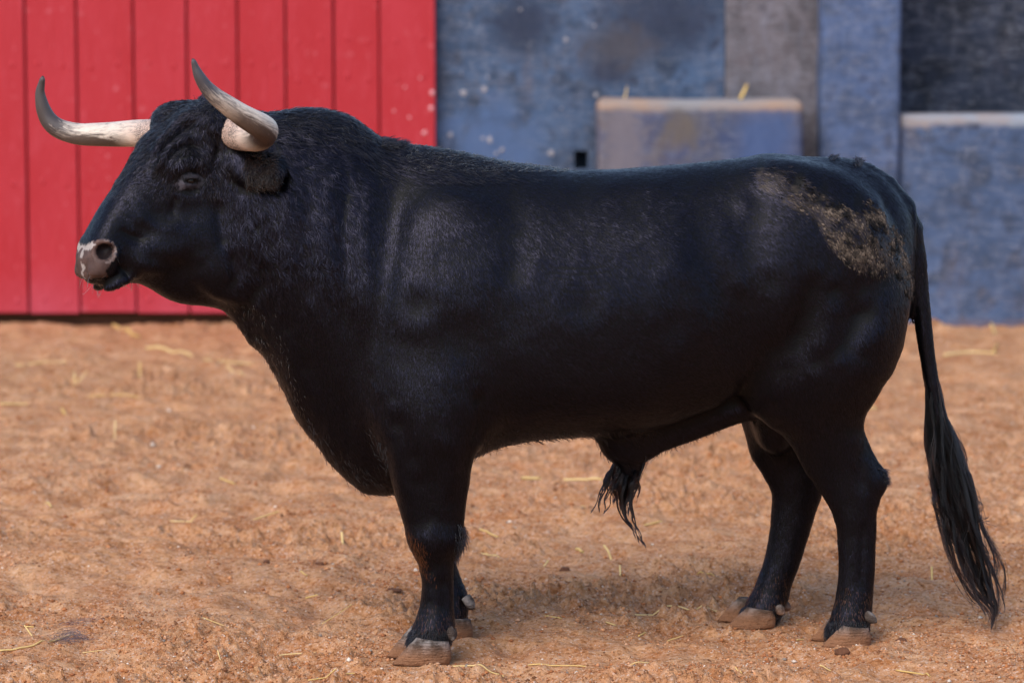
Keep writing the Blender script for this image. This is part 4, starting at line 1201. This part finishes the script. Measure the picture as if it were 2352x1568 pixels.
# main blue wall with a square drain hole cut right through its face
def wall_with_hole(name, x0, x1, y0, y1, z0, z1, hx0, hx1, hz0, hz1, depth, mat):
    xs_ = [x0, hx0, hx1, x1]; zs_ = [z0, hz0, hz1, z1]; v = []; f = []
    nxs = lambda a, b: list(np.linspace(a, b, max(2, int((b - a) / .12) + 1)))
    X_ = sorted(set(nxs(x0, hx0) + nxs(hx0, hx1) + nxs(hx1, x1))); Z_ = sorted(set(nxs(z0, hz0) + nxs(hz0, hz1) + nxs(hz1, z1)))
    idx = {}
    for i, x in enumerate(X_):
        for k, z in enumerate(Z_):
            inner = hx0 - .01 < x < hx1 + .01 and hz0 - .01 < z < hz1 + .01
            q = 0 if inner else .006 * float(fbm(np.array([[x, 0, z]]), 4, 3, 31)[0])
            idx[i, k] = len(v); v.append((x, y0 + q, z))
    for i in range(len(X_) - 1):
        for k in range(len(Z_) - 1):
            if hx0 - 1e-6 <= X_[i] and X_[i+1] <= hx1 + 1e-6 and hz0 - 1e-6 <= Z_[k] and Z_[k+1] <= hz1 + 1e-6: continue
            f.append((idx[i, k], idx[i+1, k], idx[i+1, k+1], idx[i, k+1]))
    b = len(v); v += [(hx0, y0 + depth, hz0), (hx1, y0 + depth, hz0), (hx1, y0 + depth, hz1), (hx0, y0 + depth, hz1)]
    v += [(hx0, y0, hz0), (hx1, y0, hz0), (hx1, y0, hz1), (hx0, y0, hz1)]
    f += [(b, b+1, b+2, b+3)] + [(b+4+i, b+4+(i+1) % 4, b+(i+1) % 4, b+i) for i in range(4)]
    c_ = len(v); v += [(x0, y0, z0), (x1, y0, z0), (x1, y0, z1), (x0, y0, z1), (x0, y1, z0), (x1, y1, z0), (x1, y1, z1), (x0, y1, z1)]
    f += [(c_+1, c_+5, c_+6, c_+2), (c_+4, c_, c_+3, c_+7), (c_+3, c_+2, c_+6, c_+7), (c_+5, c_+4, c_+7, c_+6)]
    o = mesh_np(name, v, f, mat, smooth=False); return o
STAINS = [(WX(1520, YB), WZ(40, YB), .42, .30), (WX(1400, YB), WZ(160, YB), .2, .12), (WX(1420, YB), WZ(110, YB), .3, .16, srgb(60, 60, 68), srgb(84, 80, 86)), (WX(1120, YB), WZ(330, YB), .35, .3, srgb(72, 94, 132), srgb(86, 108, 146)), (WX(1200, YB), WZ(60, YB), .22, .22)]
bw = wall_with_hole('blue_wall', WX(984, YB), WX(1662, YB), YB, YB + .35, -.1, ZT, WX(1319, YB), WX(1350, YB), WZ(388, YB), WZ(346, YB), .25,
    plaster('blue_plaster', BL, seed=2.0, dark=STAINS))
tag(bw, 'weathered blue plaster wall with a square drain hole beside the red gate', 'wall')
chips = [(1065, 212, 8), (1112, 206, 7), (1035, 310, 7), (1125, 322, 8), (1108, 318, 5), (1152, 345, 6), (1140, 352, 4), (1265, 352, 7), (1120, 178, 4), (1370, 218, 5), (1195, 22, 4), (1060, 170, 3), (1365, 60, 4), (1290, 250, 3), (1300, 92, 5)]
def chip(px, py, r, Y, parent, mat, k):
    rr = r / FPX * (Y + CAM_D); nseg = 9; rg = np.random.default_rng(k)
    c = P(px, py, Y - .004); v = [(c[0], c[1] - .004, c[2])]
    for i in range(nseg):
        a = 2 * math.pi * i / nseg; q = rr * rg.uniform(.55, 1.15)
        v.append((c[0] + q * math.cos(a), c[1] + .002, c[2] + q * math.sin(a) * 1.15))
    v2 = [(p_[0], p_[1] + .014, p_[2]) for p_ in v[1:]]
    f = [(0, 1 + (i + 1) % nseg, 1 + i) for i in range(nseg)] + [(1 + i, 1 + (i + 1) % nseg, 1 + nseg + (i + 1) % nseg, 1 + nseg + i) for i in range(nseg)]
    o = mesh_np('paint_chip', v + v2, [t[::-1] for t in f[:nseg]] + f[nseg:], mat, smooth=False); o.parent = parent
    if parent.location.length > 0: o.matrix_parent_inverse = Matrix.Translation(-parent.location)
m = NT('bare_plaster'); M_BARE = m.set(Base_Color=m.mix(m.noise(m.obj(), 30), srgb(130, 132, 146), srgb(176, 170, 170)), Roughness=.9)
m = NT('bare_on_red'); M_BARE2 = m.set(Base_Color=m.mix(m.noise(m.obj(), 30), srgb(226, 140, 150), srgb(220, 176, 178)), Roughness=.9)
for k, (a, b, r) in enumerate(chips): chip(a, b, r, YB, bw, M_BARE, k)
for k, (a, b, r) in enumerate([(992, 214, 6), (990, 248, 6), (975, 305, 6), (930, 200, 3), (940, 270, 4), (905, 255, 3), (965, 180, 3)]): chip(a, b, r, YG, gate, M_BARE2, 50 + k)

gp_ = box('grey_pillar', WX(1664, YB - .02), WX(1884, YB - .02), YB - .02, YB + .35, -.1, ZT + .02, plaster('grey_render', GY, seed=5.0, pale=.5), None, .02, 3, .004)
tag(gp_, 'bare grey concrete pillar between two blue painted sections', 'pillar')
YP = YG - .12
bp = box('blue_pillar', WX(1884, YP), WX(2066, YP), YP, YP + .5, -.1, ZT + .03, plaster('blue_pillar_paint', [srgb(70, 86, 118), srgb(88, 106, 144), srgb(60, 72, 96)], seed=9.0), None, .03, 3, .008)
tag(bp, 'bright blue painted pillar rising behind the bull\'s rump', 'pillar')
YD = YG + .55
dp = box('dark_wall', WX(2030, YD), WX(7500, YD), YD, YD + .3, -.1, ZT, plaster('dark_blue_paint', DK, seed=13.0, pale=.25), None, .01, 2)
tag(dp, 'dark blue recessed wall in the upper right corner', 'wall')
YL = YG - .35
lb = box('low_wall', WX(1373, YL), WX(1846, YL), YL, YL + .34, -.1, WZ(229, YL), plaster('low_wall_paint', [srgb(74, 80, 98), srgb(98, 92, 96), srgb(62, 74, 108)], srgb(136, 134, 136), WZ(255, YL), seed=17.0, dark=[(WX(1440, YL), WZ(330, YL), .16, .35, srgb(104, 100, 110), srgb(122, 116, 124)), (WX(1560, YL), WZ(300, YL), .12, .2, srgb(86, 80, 76), srgb(112, 102, 94)), (WX(1760, YL), WZ(330, YL), .26, .3, srgb(56, 76, 116), srgb(76, 98, 142))]), None, .045, 4, .006)
tag(lb, 'low chipped wall block with worn top edge in front of the grey pillar', 'wall')
YR = YG - .06
rb = box('low_wall', WX(2061, YR), WX(7500, YR), YR, YR + .36, -.1, WZ(263, YR), plaster('low_wall_blue', [srgb(62, 78, 106), srgb(80, 98, 132), srgb(56, 66, 86)], srgb(140, 148, 160), WZ(292, YR), seed=23.0), None, .04, 4, .006)
tag(rb, 'low blue wall with pale worn top edge at the right of the picture', 'wall')
# the ring's barrier goes on past the frame to the left
lw = box('blue_wall', WX(-5200, YB), WX(-524, YB), YB, YB + .3, -.1, ZT, plaster('blue_plaster_left', BL, seed=31.0), None, .01, 2)
tag(lw, 'blue plaster wall continuing left of the red gate', 'wall')

# ================================================================== straw and small litter
m = NT('straw'); rnd = m.add('ShaderNodeObjectInfo').outputs['Random']
M_STRAW = m.set(Base_Color=m.mix(m.noise(m.obj(), 60), m.mix(rnd, srgb(226, 192, 110), srgb(240, 218, 170)), srgb(206, 168, 96)), Roughness=.5, Specular_IOR_Level=.4)
STR = [  # polylines in the picture, width mm, label
 ([(0, 1490), (77, 1481), (171, 1447)], 6, 'long bent straw lying across the tuft of black hair'),
 ([(56, 1435), (74, 1460)], 5, None), ([(58, 1435), (78, 1436)], 4, None), ([(389, 1198), (443, 1206)], 5, None), ([(437, 1198), (451, 1181)], 5, None),
 ([(785, 1222), (788, 1258)], 9, 'short stout straw standing out bright left of the near foreleg'),
 ([(617, 1484), (655, 1476), (725, 1476)], 5, 'slightly curved yellow straw left of the near fore hoof'), ([(466, 1444), (524, 1450)], 3, None), ([(705, 1546), (814, 1537)], 4, None),
 ([(496, 1500), (516, 1518)], 4, None), ([(190, 1490), (242, 1490)], 3, None), ([(702, 1362), (730, 1363)], 5, None), ([(690, 1322), (705, 1330)], 5, None),
 ([(0, 926), (65, 925)], 9, None), ([(142, 938), (152, 956)], 9, None), ([(265, 965), (263, 1009)], 7, None), ([(171, 855), (171, 888)], 9, None), ([(177, 879), (200, 852)], 7, None),
 ([(260, 752), (290, 766), (319, 776)], 20, 'broad yellowed stalk near the foot of the red gate'), ([(336, 802), (390, 806), (443, 814)], 16, 'long yellow stalk on the sand below the red gate'),
 ([(460, 829), (581, 837)], 9, None), ([(35, 841), (153, 838)], 9, None), ([(321, 832), (321, 867)], 9, None), ([(513, 850), (560, 870)], 11, None), ([(195, 911), (354, 920)], 6, None),
 ([(88, 1150), (118, 1168)], 8, None), ([(732, 1416), (770, 1411), (808, 1404)], 3, None),
 ([(1200, 1091), (1241, 1107)], 15, 'thick bright straw on the sand under the bull\'s belly'), ([(1295, 1109), (1383, 1114)], 11, 'pale straw reaching to the tuft under the belly'),
 ([(1330, 1167), (1343, 1172)], 9, None), ([(1102, 1216), (1144, 1226)], 7, None), ([(1102, 1267), (1141, 1273)], 7, None), ([(1324, 1254), (1339, 1264)], 11, None),
 ([(1387, 1252), (1397, 1265), (1404, 1285)], 9, 'forked bent straw below the hanging belly tuft'), ([(1424, 1298), (1425, 1322)], 7, None), ([(1259, 1287), (1249, 1300)], 7, None),
 ([(1445, 1401), (1575, 1407), (1660, 1405)], 5, 'very long thin straw lying up to the far hind hoof'), ([(1249, 1433), (1291, 1439)], 4, None), ([(1392, 1433), (1415, 1437)], 5, None),
 ([(1467, 1456), (1484, 1448)], 5, None), ([(1533, 1446), (1569, 1442)], 4, None), ([(1213, 1515), (1347, 1518)], 4, 'long thin straw at the bottom between fore and hind legs'),
 ([(1445, 1526), (1484, 1523), (1510, 1517)], 4, None), ([(1689, 1531), (1704, 1553)], 4, None),
 ([(1034, 1524), (1090, 1528), (1157, 1529)], 5, 'greenish yellow straw just right of the near fore hoof'), ([(2140, 1301), (2141, 1339)], 7, None),
 ([(2058, 1536), (2118, 1552), (2136, 1563)], 5, 'bent yellow straw in the lower right corner'), ([(1883, 1523), (1912, 1524)], 5, None), ([(1830, 1467), (1845, 1463)], 4, None),
 ([(2168, 816), (2230, 812), (2290, 819)], 15, 'long yellow stalk lying near the blue wall at right'), ([(2275, 746), (2287, 764)], 18, None), ([(2281, 807), (2290, 788)], 12, None), ([(1990, 940), (2012, 946)], 16, None),
 ([(1085, 1262), (1150, 1278)], 5, None), ([(975, 1520), (1010, 1522)], 3, None), ([(580, 1190), (640, 1182)], 6, None), ([(505, 1096), (540, 1104)], 7, None), ([(1480, 1210), (1520, 1205)], 6, None), ([(1600, 1330), (1640, 1334)], 4, None)]
ZONES = [(0, 330, 'left'), (330, 640, 'left of centre'), (640, 1200, 'by the forelegs'), (1200, 1640, 'between fore and hind legs'), (1640, 2100, 'by the hind legs'), (2100, 2400, 'right of the tail')]
STRAWS = []
for q, (pl, wmm, lab_) in enumerate(STR):
    pl = spline2(np.array(pl, float), 5) if len(pl) > 2 else np.array([np.array(pl[0]) * (1 - t) + np.array(pl[1]) * t for t in np.linspace(0, 1, 6)])
    g3 = np.array([G(a, b) for a, b in pl])
    steep = abs(pl[-1][1] - pl[0][1]) > 1.1 * abs(pl[-1][0] - pl[0][0])
    if steep and wmm < 12:      # a straw sticking up out of the sand rather than a very long one lying away from us
        b0 = g3[int(np.argmax(pl[:, 1]))]
        g3 = np.array([P(a, b, b0[1] + .03 * t) for t, (a, b) in zip(np.linspace(1, 0, len(pl)) if pl[0][1] < pl[-1][1] else np.linspace(0, 1, len(pl)), pl)])
        g3[:, 2] = np.maximum(g3[:, 2], ground_z(g3[:, 0], g3[:, 1]) + .001)
    else:
        g3[:, 2] = ground_z(g3[:, 0], g3[:, 1]) + wmm * .0005
        g3[:, 2] = np.maximum(g3[:, 2], np.interp(np.arange(len(g3)), [0, len(g3) - 1], [g3[0, 2], g3[-1, 2]]))
    r_ = wmm * .00046
    st_ = tube('straw', g3, np.full(len(g3), r_) * np.linspace(1, .8, len(g3)), M_STRAW, seg=7, sub=2)
    cx_, cy_ = pl[:, 0].mean(), pl[:, 1].mean()
    zone = [z for a, b, z in ZONES if a <= cx_ < b or b == 2400][0]
    dpt = 'far' if cy_ < 1000 else ('middle' if cy_ < 1300 else 'foreground')
    att = 'upright' if steep else ('short' if np.hypot(*(pl[-1] - pl[0])) < 45 else 'long')
    tag(st_, lab_ or f'{att} loose straw on {dpt} sand, {zone}', 'straw', 'loose straws on the sand'); STRAWS.append((cx_, st_))
by = {}
for cx_, s_ in STRAWS: by.setdefault(s_['label'], []).append((cx_, s_))
ORD = ['leftmost', 'second', 'third', 'fourth', 'fifth', 'sixth', 'seventh']
for k_, lst in by.items():
    if len(lst) > 1:
        for i_, (cx_, s_) in enumerate(sorted(lst, key=lambda t: t[0])):
            s_['label'] = k_ + ', ' + (ORD[0] if i_ == 0 else ('rightmost' if i_ == len(lst) - 1 else ORD[i_] + ' from left'))
# straws on top of the low wall block
for (a, b), lab_ in ((((1700, 226), (1716, 194)), 'straw sticking up from the top of the low wall block'), (((1434, 226), (1440, 198)), 'thin greenish blade standing on the low wall block')):
    p0, p1 = P(*a, YL + .12), P(*b, YL + .14); p0[2] = WZ(229, YL) - .002
    tag(tube('straw', [p0, (p0 + p1) / 2 + .004, p1], [.010, .009, .006] if a[0] > 1600 else [.005, .004, .002], M_STRAW, seg=7, sub=3), lab_, 'straw', 'straws on the low wall')
# tuft of shed black hair on the sand
rt = np.random.default_rng(3); HT = []; 
for i in range(120):
    c = G(165 + rt.normal() * 17, 1465 + rt.normal() * 7); c[2] = ground_z(np.array([c[0]]), np.array([c[1]]))[0] + .003 + abs(rt.normal()) * .008
    a = rt.uniform(0, 6.28); R_ = rt.uniform(.008, .03); t = np.linspace(0, rt.uniform(1.5, 4), 8)
    HT.append(c + np.stack([R_ * np.cos(a + t) * 1.2, R_ * np.sin(a + t), .008 * np.abs(np.sin(t * .9 + a))], 1))
for i in range(40):
    c = G(195 + rt.normal() * 26, 1430 + rt.normal() * 4); c[2] = ground_z(np.array([c[0]]), np.array([c[1]]))[0] + .004
    a = rt.uniform(0, 6.28); R_ = rt.uniform(.01, .03); t = np.linspace(0, 2.5, 8)
    HT.append(c + np.stack([R_ * np.cos(a + t) * 1.5, R_ * np.sin(a + t), .005 * np.abs(np.sin(t + a))], 1))
HT = np.array(HT)
tag(curves_obj('hair_tuft', HT, np.full(8, .00028), np.tile(np.array([.02, .02, .024]), (len(HT), 1)), M_HAIR, False), 'tangled tuft of shed black hair lying on the sand', 'hair tuft')
# clods and a twig
m = NT('clod'); M_CLOD = m.set(Base_Color=m.mix(m.noise(m.obj(), 80), srgb(74, 46, 32), srgb(120, 76, 50)), Roughness=.95)
def clod(px, py, w, hgt, lab_, flatn=.6, k=0):
    c = G(px, py); bm = bmesh.new(); bmesh.ops.create_icosphere(bm, subdivisions=3, radius=1)
    co = np.array([v.co for v in bm.verts]); nz_ = 1 + .35 * fbm(co + k * 7.3, 1.6, 3, 300 + k)
    for v, q in zip(bm.verts, nz_): v.co = Vector((v.co.x * q * w, v.co.y * q * w * .8, v.co.z * q * hgt))
    me = bpy.data.meshes.new('dirt_clod'); bm.to_mesh(me); bm.free(); me.materials.append(M_CLOD)
    me.polygons.foreach_set('use_smooth', np.ones(len(me.polygons), bool))
    o_ = bpy.data.objects.new('dirt_clod', me); COL.objects.link(o_)
    o_.location = (c[0], c[1], float(ground_z(np.array([c[0]]), np.array([c[1]]))[0]) + hgt * .4)
    tag(o_, lab_, 'dirt clod', 'clods of earth on the sand')
clod(612, 1291, .011, .010, 'small round dark clod left of the forelegs, nearer the left edge', k=1)
clod(735, 1304, .013, .006, 'small flat dark clod close left of the near foreleg', k=2)
clod(904, 1359, .024, .006, 'thin flat dark clod beside the near foreleg', k=3)
clod(1298, 1312, .016, .009, 'dark clod on the sand below the belly', k=4)
clod(1935, 1500, .02, .012, 'reddish clod pushed up in front of the near hind hoof', k=5)
clod(2070, 1480, .016, .012, 'small clod behind the near hind hoof', k=6)
tw = np.array([G(428, 1556), G(450, 1553), G(472, 1555)]); tw[:, 2] = ground_z(tw[:, 0], tw[:, 1]) + .004
m = NT('twig'); M_TWIG = m.set(Base_Color=m.mix(m.noise(m.obj(), 120), srgb(168, 150, 140), srgb(120, 100, 90)), Roughness=.9)
tag(tube('twig', tw, [.004, .0045, .003], M_TWIG, seg=8, sub=4), 'grey twig on the sand at the bottom edge', 'twig')
